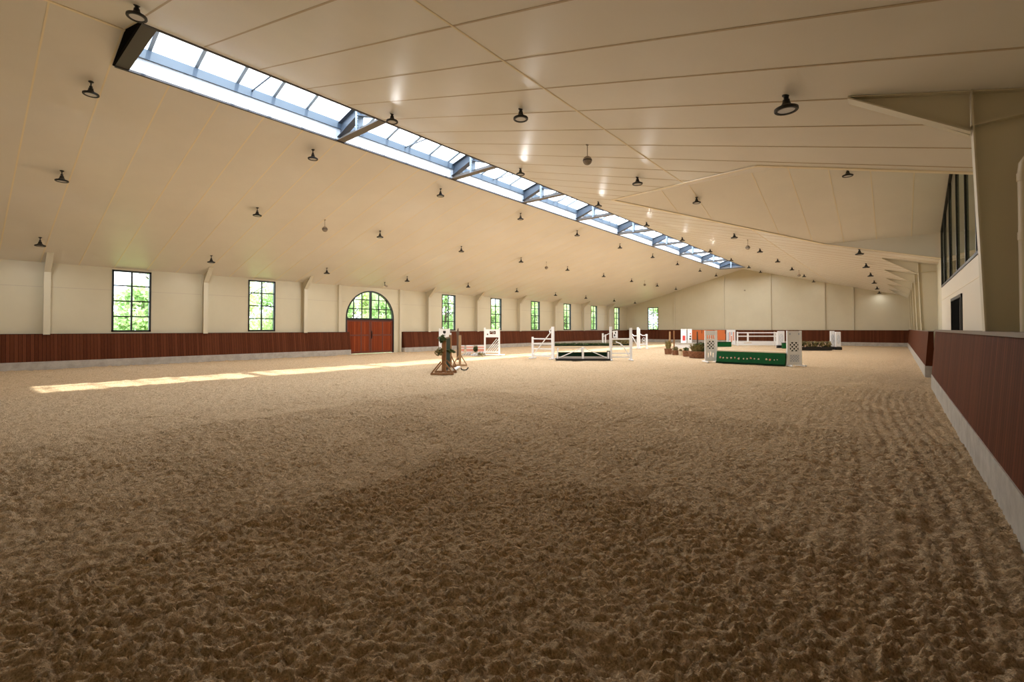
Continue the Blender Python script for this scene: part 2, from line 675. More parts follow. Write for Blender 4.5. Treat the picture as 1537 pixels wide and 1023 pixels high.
# seams between the roof panels (slot 1)
ce.slot(1)
T = .007
for i in range(-2, 48):
    y = .06 + 1.145 * i
    if y < YN or y > YF:
        continue
    w = .034
    ce.bar((XW - .1, y, zl(XW - .1) - T / 2), (XSL - .02, y, ZS - T / 2), w, T)
    if GY0 < y < GY1:
        xe = GAPX + (abs(y - GYM)) / (GYM - GY0) * (GX - GAPX)
    else:
        xe = XRW + .1
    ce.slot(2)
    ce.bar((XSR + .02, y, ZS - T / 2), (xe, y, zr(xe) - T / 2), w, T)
    ce.slot(1)
    if y < SKY0 or y > SKY1:
        ce.bar((XSL, y, ZS - T), (XRIDGE, y, ZRIDGE - T), w, T)
        ce.bar((XRIDGE, y, ZRIDGE - T), (XSR, y, ZS - T), w, T)
ce.bar((-4.95, YN, zr(-4.95) - T), (-4.95, GY0 + 2.4, zr(-4.95) - T), .03, T)
ce.bar((-4.95, GY1 - 2.4, zr(-4.95) - T), (-4.95, YF, zr(-4.95) - T), .03, T)
for y0, y1 in ((YN, SKY0), (SKY1, YF)):
    ce.bar((XRIDGE, y0, ZRIDGE - .02), (XRIDGE, y1, ZRIDGE - .02), .07, .02)
for i in range(-5, 4):
    x = .48 - 1.113 * (i + 1)
    if x < GAPX + .4:
        continue
    ext = GY1 if x > GX else GYM + (x - GAPX) / (GX - GAPX) * (GY1 - GYM)
    ce.bar((x, GYM, ZGR - T), (x, ext, zg(ext) - T), .022, T)
for x in (-6.2, -7.3):
    ext = GYM + (x - GAPX) / (GX - GAPX) * (GY1 - GYM)
    ce.bar((x, GYM, ZGR - T), (x, ext, zg(ext) - T), .022, T)
# flashing strips round the opening of the gallery roof
for a, b in ((PR(GAPX, GYM), PR(GX, GY0)), (PR(GAPX, GYM), PR(GX, GY1)), (PR(GX, GY0), PR(XRW, GY0)), (PR(GX, GY1), PR(XRW, GY1))):
    ce.bar((a[0], a[1], a[2] - .012), (b[0], b[1], b[2] - .012), .13, .02)
struct(ce.build('ceiling', [M['ceiling'], M['seam'], M['seam_shaded']]))

# dark edging along the roof opening
for i, x in enumerate((XSL, XSR)):
    struct(MB().bar((x, SKY0, ZS - .01), (x, SKY1, ZS - .01), .07, .05).build('trim_%d' % (i + 1), M['trim_dark']))

# ------------------------------------------------------------------ skylight
sky = holder('window_10')
ZU, ZB, ZGT = 8.14, 8.38, 8.78
up = MB()
for x, s in ((XSL, -1), (XSR, 1)):
    up.hexa([(x, SKY0, ZS - .02), (x + s * .12, SKY0, ZS - .02), (x + s * .12, SKY1, ZS - .02), (x, SKY1, ZS - .02),
             (x, SKY0, ZU), (x + s * .12, SKY0, ZU), (x + s * .12, SKY1, ZU), (x, SKY1, ZU)])
up.build('upstand', M['kerb_white'], sky)
eb = MB()
for x, s in ((XSL, -1), (XSR, 1)):
    eb.box(min(x - s * .05, x + s * .12), max(x - s * .05, x + s * .12), SKY0, SKY1, ZU, ZB)
eb.build('eave_beam', M['beam_blue'], sky)
ends = MB()
ends.prism([(XSL, ZS - .05), (XSR, ZS - .05), (XSR, ZB), (XRIDGE, ZGT + .02), (XSL, ZB)], SKY1 - .06, SKY1)
ends.build('end_panel_or_shade', M['beam_blue'], sky)
ends = MB().prism([(XSL, ZS - .02), (XSR, ZS - .02), (XSR, ZB), (XRIDGE, ZGT + .02), (XSL, ZB)], SKY0 - .04, SKY0)
ends.build('end_panel_or_shade', M['black_matte'], sky)  # black colour paints the shaded void at the end truss
gb = MB()
yb = 3.07
while yb < SKY1:
    if min(abs(yb - t) for t in TRUSS) > .2:
        for x in (XSL, XSR):
            gb.bar((x, yb, ZB + .02), (XRIDGE, yb, ZGT + .01), .085, .05)
    yb += .985
gb.bar((XRIDGE, SKY0, ZGT + .03), (XRIDGE, SKY1, ZGT + .03), .08, .07)
gb.build('glazing_bar', M['truss_light'], sky)
gl = MB()
for x in (XSL, XSR):
    gl.face([(x, SKY0, ZB + .05), (x, SKY1, ZB + .05), (XRIDGE, SKY1, ZGT + .05), (XRIDGE, SKY0, ZGT + .05)])
gl.build('glass', M['glass'], sky)
tr_ = MB()
for a, b in zip(TRUSS, TRUSS[1:]):
    y = (a + b) / 2
    tr_.tube([(XSL, y + .06, ZB - .06), (XSR, y + .06, ZB - .06)], .022, 8)
tr_.build('tie_rod', M['truss'], sky)

# steel trusses across the skylight
def make_truss(dark=False):
    r = thing('roof_truss', '', 'truss', (0, 0, 0), 0, 'steel trusses across the skylight')
    a, c = XSL + .0, XSR - .0
    xm = XRIDGE - .08
    pm = M['truss_dark'] if dark else M['truss']
    b = MB()
    b.bar((a - .06, 0, ZS + .0), (c + .06, 0, ZS + .0), .26, .022)
    b.bar((a, 0, ZS + .075), (c, 0, ZS + .075), .02, .13)
    b.build('bottom_chord', M['truss_dark'] if dark else M['truss_low'], r)
    for x in (a, c):
        t = MB()
        zt0, zt1, zb0, zb1 = 8.31, 8.60, 7.86, 8.25
        t.bar((x, 0, zt0), (xm, 0, zt1), .22, .022)
        t.bar((x, 0, zb0), (xm, 0, zb1), .22, .022)
        t.prism([(x, zb0), (xm, zb1), (xm, zt1), (x, zt0)], -.008, .008)
        t.build('rafter', pm, r)
    k = MB()
    k.box(xm - .05, xm + .05, -.115, .115, ZS + .012, 8.61)
    for z in (.12, .2, .34, .42, .5, .62):
        k.bar((xm + .05, -.1, ZS + z), (xm + .085, -.1, ZS + z), .035, .035)
    k.build('king_post', M['truss_light'] if not dark else pm, r)
    return r


M['truss_low'] = mat('warm_lit_steel', (.17, .15, .135, 1), .45)  # bottom chord's warm bounced light put into its colour
for i, y in enumerate(TRUSS):
    if i == 0:
        t = make_truss(True)
        # black side plate paints in the shaded recess beside the end truss
        MB().prism([(XSL, ZS), (XSR, ZS), (XSR, ZS + .1), (XRIDGE, ZS + .30), (XSL, ZS + .1)], -.12, -.09).build('shade_plate', M['black'], t)
        t.location = (0, y, 0)
        t['label'] = 'dark brown steel truss closing the near end of the skylight'
    elif i == 1:
        tp = make_truss(False)
        tp.location = (0, y, 0)
        tp['label'] = 'grey steel truss across the skylight, second from the near end'
        t = tp
    else:
        t = dup(tp, (0, y, 0), 0, 'grey steel truss across the skylight, %s from the near end' % ORD[i])
    if i == len(TRUSS) - 1:
        t['label'] = 'grey steel truss at the far end of the skylight by the end wall'

# ------------------------------------------------------------------ walls
WINS = [5.27, 10.83, 24.45, 29.92, 35.54, 41.10, 46.64, 52.25]
WW, WZ0, WZ1 = 1.40, 1.46, 4.19
DY, DR, DZS = 17.60, 1.80, 2.26
WT = .28
wl = MB()
ZT = 4.33


def wl_box(y0, y1, z0, z1):
    wl.box(XW - WT, XW, y0, y1, z0, z1)


cur = YN
ops = sorted([(w - WW / 2, w + WW / 2, 'w') for w in WINS] + [(DY - DR, DY + DR, 'd')])
for a, b, k in ops:
    wl_box(cur, a, -.1, ZT)
    if k == 'w':
        wl_box(a, b, -.1, WZ0)
        wl_box(a, b, WZ1, ZT)
    else:
        n = 28
        for i in range(n):
            t0, t1 = PI - PI * i / n, PI - PI * (i + 1) / n
            ya, yb_ = DY + DR * math.cos(t0), DY + DR * math.cos(t1)
            za, zb = DZS + DR * math.sin(t0), DZS + DR * math.sin(t1)
            wl.hexa([(XW - WT, ya, za), (XW, ya, za), (XW, yb_, zb), (XW - WT, yb_, zb),
                     (XW - WT, ya, ZT), (XW, ya, ZT), (XW, yb_, ZT), (XW - WT, yb_, ZT)])
    cur = b
wl_box(cur, YF + .3, -.1, ZT)
# horizontal joint of the wall panels
wl.slot(1)
for a, b in zip([YN] + [o[1] for o in ops], [o[0] for o in ops] + [YF]):
    wl.box(XW - .001, XW + .004, a, b, 3.275, 3.295)
M['wall_joint'] = mat('wall_joint', (.50, .44, .34, 1), .6)
struct(wl.build('wall_left', [M['wall'], M['wall_joint']]))

# far gable wall with one window
FX0, FX1 = -23.71, -22.38
wf = MB()


def gable(mb, xs, y0, y1, zb, top=.06):
    for xa, xb in zip(xs, xs[1:]):
        za = (zl(xa) if xa <= XRIDGE else zr(xa)) + top
        zb_ = (zl(xb) if xb <= XRIDGE else zr(xb)) + top
        mb.prism([(xa, zb), (xb, zb), (xb, zb_), (xa, za)], y0, y1)


gable(wf, [XW - .3, FX0], YF, YF + .28, -.1)
gable(wf, [FX0, FX1], YF, YF + .28, 4.19)
wf.box(FX0, FX1, YF, YF + .28, -.1, WZ0)
gable(wf, [FX1, XRIDGE, XRW + .3], YF, YF + .28, -.1)
struct(wf.build('wall_far', M['wall']))
wn = MB()
gable(wn, [XW - .3, XRIDGE, XRW + .3], YN - .28, YN, -.1)
struct(wn.build('wall_near', M['wall']))

# right wall, with the gallery front
wr = MB()
wr.box(XRW, XRW + .25, YN, GY0 - .05, -.1, 4.45)
wr.box(XRW, XRW + .25, GY1 + .05, YF + .28, -.1, 4.45)
struct(wr.build('wall_right', M['wall']))
D2A, D2B, D2Z = 17.35, 20.5, 2.55
GZ = 3.20
wg = MB()
wg.box(XRW, XRW + .2, GY0 - .05, D2A, -.1, GZ)
wg.box(XRW, XRW + .2, D2B, GY1 + .05, -.1, GZ)
wg.box(XRW, XRW + .2, D2A, D2B, D2Z, GZ)
for ya, yb_ in ((GY0 - .05, 12.1), (24.62, GY1 + .05)):
    wg.prism([(ya, GZ), (yb_, GZ), (yb_, zg(yb_) + .02), (ya, zg(ya) + .02)], XRW, XRW + .2, lambda a, b, t: (t, a, b))
wg.slot(1)
wg.box(XRW - .006, XRW, GY0, GY1, 2.70, 2.72)
struct(wg.build('wall_gallery', [M['wall_white'], M['seam']]))
rm = MB()
rm.box(5.4, 5.6, GY0, GY1, -.1, 7.4)
rm.box(XRW + .2, 5.6, GY0 - .2, GY0, -.1, 7.0)
rm.box(XRW + .2, 5.6, GY1, GY1 + .2, -.1, 7.0)
rm.box(XRW + .2, 5.6, GY0, GY1, 2.75, 2.9)
rm.box(XRW + .2, 5.6, GY0, GY1, -.2, -.05)
struct(rm.build('wall_gallery_room', M['room']))

# gallery window: black frame that follows the gable
gw = holder('window_11')
g = MB()
ga, gb_ = 12.1, 24.62
g.box(XRW - .02, XRW + .1, ga, gb_, GZ, GZ + .07)
for y0, y1 in ((ga, GYM), (GYM, gb_)):
    g.bar((XRW + .04, y0, zg(y0) - .05), (XRW + .04, y1, zg(y1) - .05), .12, .09)
for y in (ga + .04, 14.25, 16.34, 18.58, 20.95, 23.1, gb_ - .04):
    g.box(XRW - .02, XRW + .022, y - .055, y + .055, GZ, zg(y) - .03)
g.build('window_frame', M['black'], gw)
MB().face([(XRW + .018, ga, GZ), (XRW + .018, gb_, GZ), (XRW + .018, gb_, zg(gb_)), (XRW + .018, GYM, zg(GYM)), (XRW + .018, ga, zg(ga))]).build('glass', M['glass_gallery'], gw)

# gallery door (double, black)
d2 = holder('door_2')
g = MB()
g.box(XRW - .03, XRW + .12, D2A, D2A + .09, 0, D2Z)
g.box(XRW - .03, XRW + .12, D2B - .09, D2B, 0, D2Z)
g.box(XRW - .03, XRW + .12, D2A, D2B, D2Z - .09, D2Z)
g.build('door_frame', M['black'], d2)
ym = (D2A + D2B) / 2 - .5
g = MB().box(XRW + .02, XRW + .07, ym, D2B - .09, .02, D2Z - .09)
lf = g.build('door_leaf', M['black_matte'], d2)
g = MB()
g.box(XRW + .02, XRW + .07, D2A + .09, D2A + .2, .02, D2Z - .09)
g.box(XRW + .02, XRW + .07, ym - .11, ym, .02, D2Z - .09)
g.box(XRW + .02, XRW + .07, D2A + .09, ym, .02, .25)
lf2 = g.build('door_leaf', M['black'], d2)
MB().box(XRW + .04, XRW + .05, D2A + .2, ym - .11, .25, D2Z - .09).build('glass', M['glass_gallery'], lf2)
MB().tube([(XRW - .03, ym + .2, .95), (XRW - .03, ym + .2, 1.35)], .014, 8).lathe([(.0, -.03), (.03, -.03), (.03, .03), (0, .03)], (XRW - .0, ym + .2, 1.15), 10).build('door_handle', M['grey'], lf)


# ------------------------------------------------------------------ left windows
def make_window(name, plane, c, z0=WZ0, z1=WZ1, w=WW):
    h = holder(name)
    fn = (lambda a, b, t: (XW - t, c + a, b)) if plane == 'left' else (lambda a, b, t: (c + a, YF + t, b))

    def bx(mb, a0, a1, b0, b1, t0, t1):
        mb.prism([(a0, b0), (a1, b0), (a1, b1), (a0, b1)], t0, t1, fn)
    f = MB()
    e = .075
    bx(f, -w / 2, -w / 2 + e, z0, z1, -.015, .14)
    bx(f, w / 2 - e, w / 2, z0, z1, -.015, .14)
    bx(f, -w / 2, w / 2, z0, z0 + e, -.015, .14)
    bx(f, -w / 2, w / 2, z1 - e, z1, -.015, .14)
    f.build('window_frame', M['frame'], h)
    m = MB()
    bx(m, -.032, .032, z0 + e, z1 - e, .03, .10)
    for k in (1, 2, 3):
        z = z0 + (z1 - z0) * k / 4
        bx(m, -w / 2 + e, w / 2 - e, z - .028, z + .028, .035, .095)
    m.build('muntin', M['frame'], h)
    q = MB()
    q.face([fn(-w / 2 + e, z0 + e, .075), fn(w / 2 - e, z0 + e, .075), fn(w / 2 - e, z1 - e, .075), fn(-w / 2 + e, z1 - e, .075)])
    q.build('glass', M['glass'], h)


for i, y in enumerate(WINS):
    make_window('window_%d' % (i + 1), 'left', y)
make_window('window_9', 'far', (FX0 + FX1) / 2, WZ0, 4.19, FX1 - FX0)

gd = bpy.data.lights.new('gallery_fill_light', 'AREA')  # added fill with no fixture, brightens the gallery panes
gd.shape = 'RECTANGLE'
gd.size, gd.size_y, gd.energy, gd.color = .6, 8.0, 30, (1, .97, .9)
go = bpy.data.objects.new('gallery_fill_light', gd)
COL.objects.link(go)
go.location = (3.6, GYM, ZGR - .5)

# ------------------------------------------------------------------ arched double door
dr = holder('door_1')


def DL(a, b, t):
    return (XW - t, DY + a, b)


def dbx(mb, a0, a1, b0, b1, t0, t1):
    mb.prism([(a0, b0), (a1, b0), (a1, b1), (a0, b1)], t0, t1, DL)


f = MB()
n = 32
for i in range(n):
    t0, t1 = PI * i / n, PI * (i + 1) / n
    f.prism([(DR * math.cos(t0), DZS + DR * math.sin(t0)), (DR * math.cos(t1), DZS + DR * math.sin(t1)),
             ((DR - .09) * math.cos(t1), DZS + (DR - .09) * math.sin(t1)), ((DR - .09) * math.cos(t0), DZS + (DR - .09) * math.sin(t0))], -.02, .16, DL)
dbx(f, -DR, -DR + .07, 0, DZS, -.02, .16)
dbx(f, DR - .07, DR, 0, DZS, -.02, .16)
dbx(f, -DR, DR, DZS - .10, DZS + .02, -.01, .14)
f.build('door_frame', M['frame'], dr)
f = MB()
rr = DR - .08
dbx(f, -.075, .075, DZS, DZS + rr, .0, .11)
for a in (-1.22, -.63, .63, 1.22):
    dbx(f, a - .03, a + .03, DZS, DZS + math.sqrt(rr * rr - a * a), .04, .09)
for z in (.61, 1.2):
    x = math.sqrt(rr * rr - z * z)
    dbx(f, -x, x, DZS + z - .028, DZS + z + .028, .04, .09)
f.build('muntin', M['frame'], dr)
f = MB()
f.face([DL(rr * math.cos(PI * i / n), DZS + rr * math.sin(PI * i / n), .065) for i in range(n + 1)])
f.build('glass', M['glass'], dr)
for s in (-1, 1):
    a0, a1 = (-DR + .07, -.012) if s < 0 else (.012, DR - .07)
    f = MB()
    dbx(f, a0, a1, .02, DZS - .10, .05, .09)
    leaf = f.build('door_leaf', M['door_wood'], dr)
    f = MB()
    am = -.68 * 1 if s < 0 else .93
    for a in (a0 + .05, am, a1 - .05):
        dbx(f, a - .05, a + .05, .02, DZS - .10, .035, .06)
    for z in (.10, 1.18, DZS - .16):
        dbx(f, a0, a1, z - .05, z + .05, .038, .06)
    f.build('stile', M['door_stile'], leaf)
    if s > 0:
        MB().tube([DL(.09, 1.05, -.02), DL(.09, 1.35, -.02)], .016, 8).prism([(.06, .95), (.12, .95), (.12, 1.45), (.06, 1.45)], .0, .036, DL).build('door_handle', M['black'], leaf)

# ------------------------------------------------------------------ boards round the arena ("kickboards")
def kick(name, prof_b, prof_p, y0, y1, m, fn=None, cap=None):
    h = holder(name)
    MB().prism(prof_b, y0, y1, fn).build('board_panel', m, h)
    MB().prism(prof_p, y0, y1, fn).build('concrete_plinth', M['concrete'], h)
    if cap:
        MB().prism(cap, y0, y1, fn).build('cap_rail', M['cap'], h)
    return h


M['cap'] = mat('grey_brown_cap', (.20, .155, .12, 1), .6)
M['cap_dark'] = mat('dark_cap', (.05, .03, .025, 1), .6)
XB0, XB1, ZKL = -26.06, -26.24, 1.385
pb = [(XB0 - .01, .29), (XB1, ZKL), (XW + .06, ZKL), (XW + .06, .29)]
pp = [(XB0 + .0, -.1), (XB0, .30), (XW, .30), (XW, -.1)]
for i, (a, b) in enumerate(((YN, 15.93), (20.0, 54.9))):
    h = kick('baseboard_left_%d' % (i + 1), pb, pp, a, b, M['kick_y'])
    MB().box(XB1 - .02, XB1 + .015, a, b, ZKL, ZKL + .012).build('cap_rail', M['cap_dark'], h)
fnx = lambda a, b, t: (t, a, b)
pbf = [(54.66, .31), (54.80, 1.455), (YF - .03, 1.455), (YF - .03, .31)]
ppf = [(54.64, -.1), (54.64, .32), (YF, .32), (YF, -.1)]
kick('baseboard_far', pbf, ppf, XB0 - .3, .80, M['kick_x'], fnx)
pbr = [(.712, .355), (.80, 1.525), (.93, 1.525), (.93, .355)]
ppr = [(.697, -.1), (.700, .36), (.95, .36), (.95, -.1)]
cpr = [(.775, 1.525), (.775, 1.568), (.95, 1.568), (.95, 1.525)]
kick('baseboard_right_1', pbr, ppr, YN, 17.1, M['kick_y'], None, cpr)
pbr2 = [(.712, .355), (.80, 1.50), (.93, 1.50), (.93, .355)]
cpr2 = [(.785, 1.50), (.785, 1.525), (.95, 1.525), (.95, 1.50)]
kick('baseboard_right_2', pbr2, ppr, 20.8, 54.7, M['kick_y'], None, cpr2)

# ------------------------------------------------------------------ steel columns
def column_left(y):
    h = holder('column')
    z1 = zl(XW + .3)
    zh = 3.86
    m = MB()
    m.box(XW + .335, XW + .35, y - .1, y + .1, ZKL - .02, zh + .0)
    m.box(XW, XW + .34, y - .006, y + .006, ZKL - .02, z1)
    m.box(XW, XW + .015, y - .1, y + .1, ZKL - .02, z1)
    m.build('column_shaft', M['steel_cream'], h)
    k = MB()
    xo = XW + 1.05
    k.prism([(XW + .345, zh), (xo, zl(xo) - .005), (XW + .345, zl(XW + .345) - .005)], y - .006, y + .006)
    k.bar((XW + .335, y, zh), (xo, y, zl(xo) - .01), .2, .016)
    k.build('haunch', M['steel_cream'], h)
    return h


for y in FRAMES:
    column_left(y)
for y, w in ((15.35, .20), (19.86, .14)):
    m = MB().box(XW, XW + .16, y - w / 2, y + w / 2, 0, zl(XW + .08))
    struct(m.build('column', M['steel_cream']))


def column_right(y, pipe=False):
    h = holder('column')
    xb, xt, zh = .865, .725, 4.0
    m = MB()
    m.hexa([(xb, y - .11, 0), (xb + .016, y - .11, 0), (xb + .016, y + .11, 0), (xb, y + .11, 0),
            (xt, y - .11, zr(xt) - .0), (xt + .016, y - .11, zr(xt) - .0), (xt + .016, y + .11, zr(xt) - .0), (xt, y + .11, zr(xt) - .0)])
    m.prism([(xb + .01, 0), (XRW, 0), (XRW, zr(XRW)), (xt + .01, zr(xt))], y - .006, y + .006)
    m.box(XRW - .015, XRW, y - .11, y + .11, 0, zr(XRW))
    m.build('column_shaft', M['steel_cream'], h)
    k = MB()
    xo = -.50
    k.prism([(xo, zr(xo)), (xt, zh), (xt, zr(xt))], y - .006, y + .006)
    k.bar((xo, y, zr(xo) - .03), (xt, y, zh + .02), .22, .016)
    k.bar((xt, y, 4.09), (XRW, y, 4.13), .2, .014)
    k.bar((xo, y, zr(xo) - .012), (XRW, y, zr(XRW) - .012), .2, .014)
    k.build('haunch', M['steel_cream'], h)
    return h


for y in (8.07, 27.4, 32.9, 38.5, 44.0, 49.7):
    column_right(y)
# posts on the far wall
for x in (-20.35, -14.83, -10.22, -5.5, -3.22):
    z = zl(x) if x < XRIDGE else zr(x)
    struct(MB().box(x - .07, x + .07, YF - .14, YF, 0, z + .03).build('column', M['steel_cream']))

# pipe beside the nearest right column
p = MB()
px, py = 1.13, 7.86
p.tube([(px, py, 0), (px, py, 3.40), (px + .01, py, 3.50), (px + .05, py, 3.57), (px + .12, py, 3.60), (XRW - .03, py, 3.60)], .042, 14)
pipe = p.build('drain_pipe', M['pvc'], None, True)
tag(pipe, 'cream plastic pipe running up beside the nearest right column', 'pipe')
for z in (3.30, 2.62):
    MB().lathe([(.040, 0), (.05, 0), (.05, .09), (.040, .09)], (px, py, z), 14).build('pipe_collar', M['pvc'], pipe, True)

# ------------------------------------------------------------------ round ceiling lamps
def make_lamp(drop):
    r = thing('ceiling_lamp', '', 'lamp', (0, 0, 0), 0, 'round black lamps under the roof')
    # origin at the rim of the lamp
    h = MB().lathe([(.112, .0), (.118, -.018), (.150, -.018), (.160, -.006), (.158, .022), (.138, .034), (.085, .052), (.062, .085), (.050, .115), (.046, .15), (.030, .158)], (0, 0, 0), 28, False)
    h.build('lamp_shade', M['black'], r, True)
    MB().lathe([(.0, -.004), (.116, -.004), (.116, .004), (0, .004)], (0, 0, 0), 28).build('lens', M['lens'], r, True)
    s = MB().tube([(0, 0, .15), (0, 0, drop + .02)], .014, 8)
    s.lathe([(.022, .0), (.034, .008), (.034, .03), (.022, .04)], (0, 0, .165), 12)
    s.lathe([(.03, 0), (.055, .02), (.055, .04)], (0, 0, drop - .02), 14)
    s.build('stem', M['black'], r, True)
    lo = bpy.data.objects.new('lamp_fill', LAMP_FILL)
    COL.objects.link(lo)
    lo.parent = r
    lo.location = (0, 0, -.03)
    return r


LAMP_FILL = bpy.data.lights.new('lamp_fill', 'AREA')  # fill light added under the unlit lamps to lift the hall
LAMP_FILL.shape = 'DISK'
LAMP_FILL.size = .22
LAMP_FILL.energy = 16.0
LAMP_FILL.color = (1, .99, .98)
LAMP_FILL_LOW = LAMP_FILL.copy()
LAMP_FILL_LOW.energy = 1.4
LAMP_FILL_MID = LAMP_FILL.copy()
LAMP_FILL_MID.energy = 6.0
LAMP_FILL_FAR = LAMP_FILL.copy()
LAMP_FILL_FAR.energy = 9.0
LY = [2.13, 7.65, 13.25, 18.7, 24.2, 29.85, 35.5, 40.9, 47.0, 52.3]
RA = [2.13, 7.7, 13.35, 19.15, 24.55, 30.1, 35.9, 41.6, 47.6, 52.4]
RB = [7.83, 13.7, 19.3, 24.95, 30.6, 35.9, 41.5, 47.6, 53.6]
RC = [7.85, 19.2, 25.2, 30.85, 36.15, 42.1, 48.4, 54.35]
ROWS = [('in the row left of the skylight', -14.87, LY, 'L'),
        ('in the left slope\'s middle row', -19.2, LY, 'L'),
        ('in the row above the left wall', -24.13, LY, 'L'),
        ('in the row right of the skylight', -10.62, RA, 'R'),
        ('in the right slope\'s middle row', -6.22, RB, 'R'),
        ('in the row above the right wall', -1.23, RC, 'R')]
protos = {}
for text, x, ys, side in ROWS:
    drop = .30 if side == 'L' else .215
    for n_, y in enumerate(ys):
        z = zl(x) if side == 'L' else zr(x)
        lab = 'black round ceiling lamp, %s from near end %s' % (ORD[n_], text)
        if side == 'R' and x > -7 and 19 < y < 20:
            z = zg(y)
            lab = 'black round ceiling lamp under the raised gallery roof, ' + ('nearer the skylight' if x < -4 else 'nearer the gallery glass')
        loc = (x, y, z - drop)
        if side not in protos:
            protos[side] = make_lamp(drop)
            protos[side].location = loc
            protos[side]['label'] = lab
            lamp = protos[side]
        else:
            lamp = dup(protos[side], loc, 0, lab)
            for c in lamp.children:
                if c.type == 'LIGHT':
                    c.data = LAMP_FILL
        # the added lamp fill is weaker over the near end and close to the walls
        pw = LAMP_FILL if y < 38 else LAMP_FILL_FAR
        if y < 12 or abs(x + 12.8) > 10.5:
            pw = LAMP_FILL_MID
        if (x > -4 and y < 20) or (x > -7 and 19 < y < 20) or (y > 51 and abs(x + 12.8) > 4):
            pw = LAMP_FILL_LOW
        for c in lamp.children:
            if c.type == 'LIGHT':
                c.data = pw

# ------------------------------------------------------------------ hanging ball speakers
def make_speaker():
    r = thing('hanging_speaker', '', 'speaker', (0, 0, 0), 0, 'round speakers hung from the roof')
    R = .115
    MB().lathe([(R * math.sin(PI * i / 14), -R * math.cos(PI * i / 14)) for i in range(15)], (0, 0, 0), 20, False).build('speaker_body', M['speaker'], r, True)
    s = MB().tube([(0, 0, R - .01), (0, 0, .42)], .009, 8)
    s.lathe([(.03, 0), (.04, .01), (.04, .03)], (0, 0, .39), 12)
    s.build('rod', M['speaker'], r, True)
    MB().lathe([(R + .002, -.012), (R + .004, 0), (R + .002, .012)], (0, 0, 0), 20, False).build('band', M['black'], r, True)
    return r


sp0 = make_speaker()
sp0.location = (-6.05, 10.35, zr(-6.05) - .41)
sp0['label'] = 'grey ball speaker hanging nearest on the right slope'
dup(sp0, (-6.05, 26.9, zr(-6.05) - .41), 0, 'grey ball speaker hanging from the right slope beyond the raised gallery roof')
dup(sp0, (-6.05, 43.6, zr(-6.05) - .41), 0, 'grey ball speaker hanging from the right slope near the end wall')
dup(sp0, (-19.13, 10.4, zl(-19.13) - .41), 0, 'grey ball speaker hanging nearest on the left slope')
dup(sp0, (-19.13, 27.0, zl(-19.13) - .41), 0, 'grey ball speaker hanging halfway down the left slope')
dup(sp0, (-19.13, 43.7, zl(-19.13) - .41), 0, 'grey ball speaker hanging from the left slope near the end wall')

# camera above the arched door
sc = thing('security_camera', 'small dark camera hanging from the roof above the arched door', 'camera', (-25.25, 17.8, zl(-25.25) - .21))
MB().tube([(0, -.02, -.02), (.04, .16, -.09)], .055, 12).build('camera_body', M['speaker'], sc, True)
MB().tube([(0, 0, .0), (0, 0, .165)], .02, 8).lathe([(.05, 0), (.05, .02)], (0, 0, .15), 12).build('bracket', M['black'], sc, True)
ws = MB().lathe([(.0, -.07), (.07, -.05), (.08, .0), (.07, .05), (0, .07)], (0, 0, 0), 12)
ws = ws.build('wall_sensor', M['speaker'], None, True)
ws.location = (-12.7, YF - .06, 5.75)
tag(ws, 'tiny grey sensor high in the middle of the end wall', 'sensor')

# ------------------------------------------------------------------ trees outside
def make_tree(seed, h, spread, leafm, n=6000, base=.12):
    rnd = random.Random(seed)
    r = thing('leafy_tree', '', 'tree', (0, 0, 0), 0, 'trees outside the windows')
    t = MB()
    t.tube([(0, 0, -.2), (.05, .02, h * .3), (-.05, .06, h * .6), (.0, .0, h * .88)], [.17, .14, .10, .03], 10)
    for k in range(7):
        a = rnd.uniform(0, 2 * PI)
        z = h * rnd.uniform(.28, .6)
        L = spread * rnd.uniform(.5, .8)
        t.tube([(0, 0, z), (math.cos(a) * L * .5, math.sin(a) * L * .5, z + .5), (math.cos(a) * L, math.sin(a) * L, z + 1.2)], [.07, .045, .015], 7)
    t.build('trunk', M['bark'], r, True)
    f = MB()
    lumps = []
    for k in range(26):
        z = h * rnd.uniform(base, .98)
        w = spread * (1.0 - .55 * max(0, z / h - .45) / .55)
        a, q = rnd.uniform(0, 2 * PI), math.sqrt(rnd.random()) * w * .8
        lumps.append((Vector((q * math.cos(a), q * math.sin(a), z)), rnd.uniform(.55, 1.0) * spread * .42))
    for k in range(n):
        c, R = rnd.choice(lumps)
        d = Vector((rnd.gauss(0, 1), rnd.gauss(0, 1), rnd.gauss(0, 1))).normalized() * R * (rnd.random() ** .4)
        f.leaf(c + d, rnd.uniform(.17, .34), rnd)
    f.build('foliage', leafm, r)
    return r


tl = 'bushy green tree outside, seen through the side windows'
ta = make_tree(1, 7.0, 3.0, M['leaf_a'])
tb = make_tree(2, 8.0, 3.2, M['leaf_b'])
tc_ = make_tree(3, 4.2, 2.0, M['leaf_b'], 3600, .05)
for o in (ta, tb, tc_):
    o['label'] = tl
ta.location = (-42, 15, 0)
tb.location = (-44, 20, 0)
tc_.location = (-38, 3.4, 0)
rt = random.Random(5)
k = 0
for y in (10.5, 25, 29.5, 34, 39, 44, 49, 54, 59.5, 65, 71, 77, 84, 91):
    k += 1
    dup((ta, tb)[k % 2], (-42 - rt.uniform(-1.5, 2.5), y + rt.uniform(-.6, .6), 0), rt.uniform(0, 6), tl)
for (x, y) in ((-39, 8.5), (-37.5, 13.2), (-38.5, 18.2), (-37.4, 22.5), (-38, 27), (-38.6, 32), (-37.6, 37), (-38.4, 42), (-37.8, 47), (-38.3, 52), (-37.9, 57.5), (-38.4, 63), (-38.2, 69)):
    dup(tc_, (x, y, 0), rt.uniform(0, 6), tl)
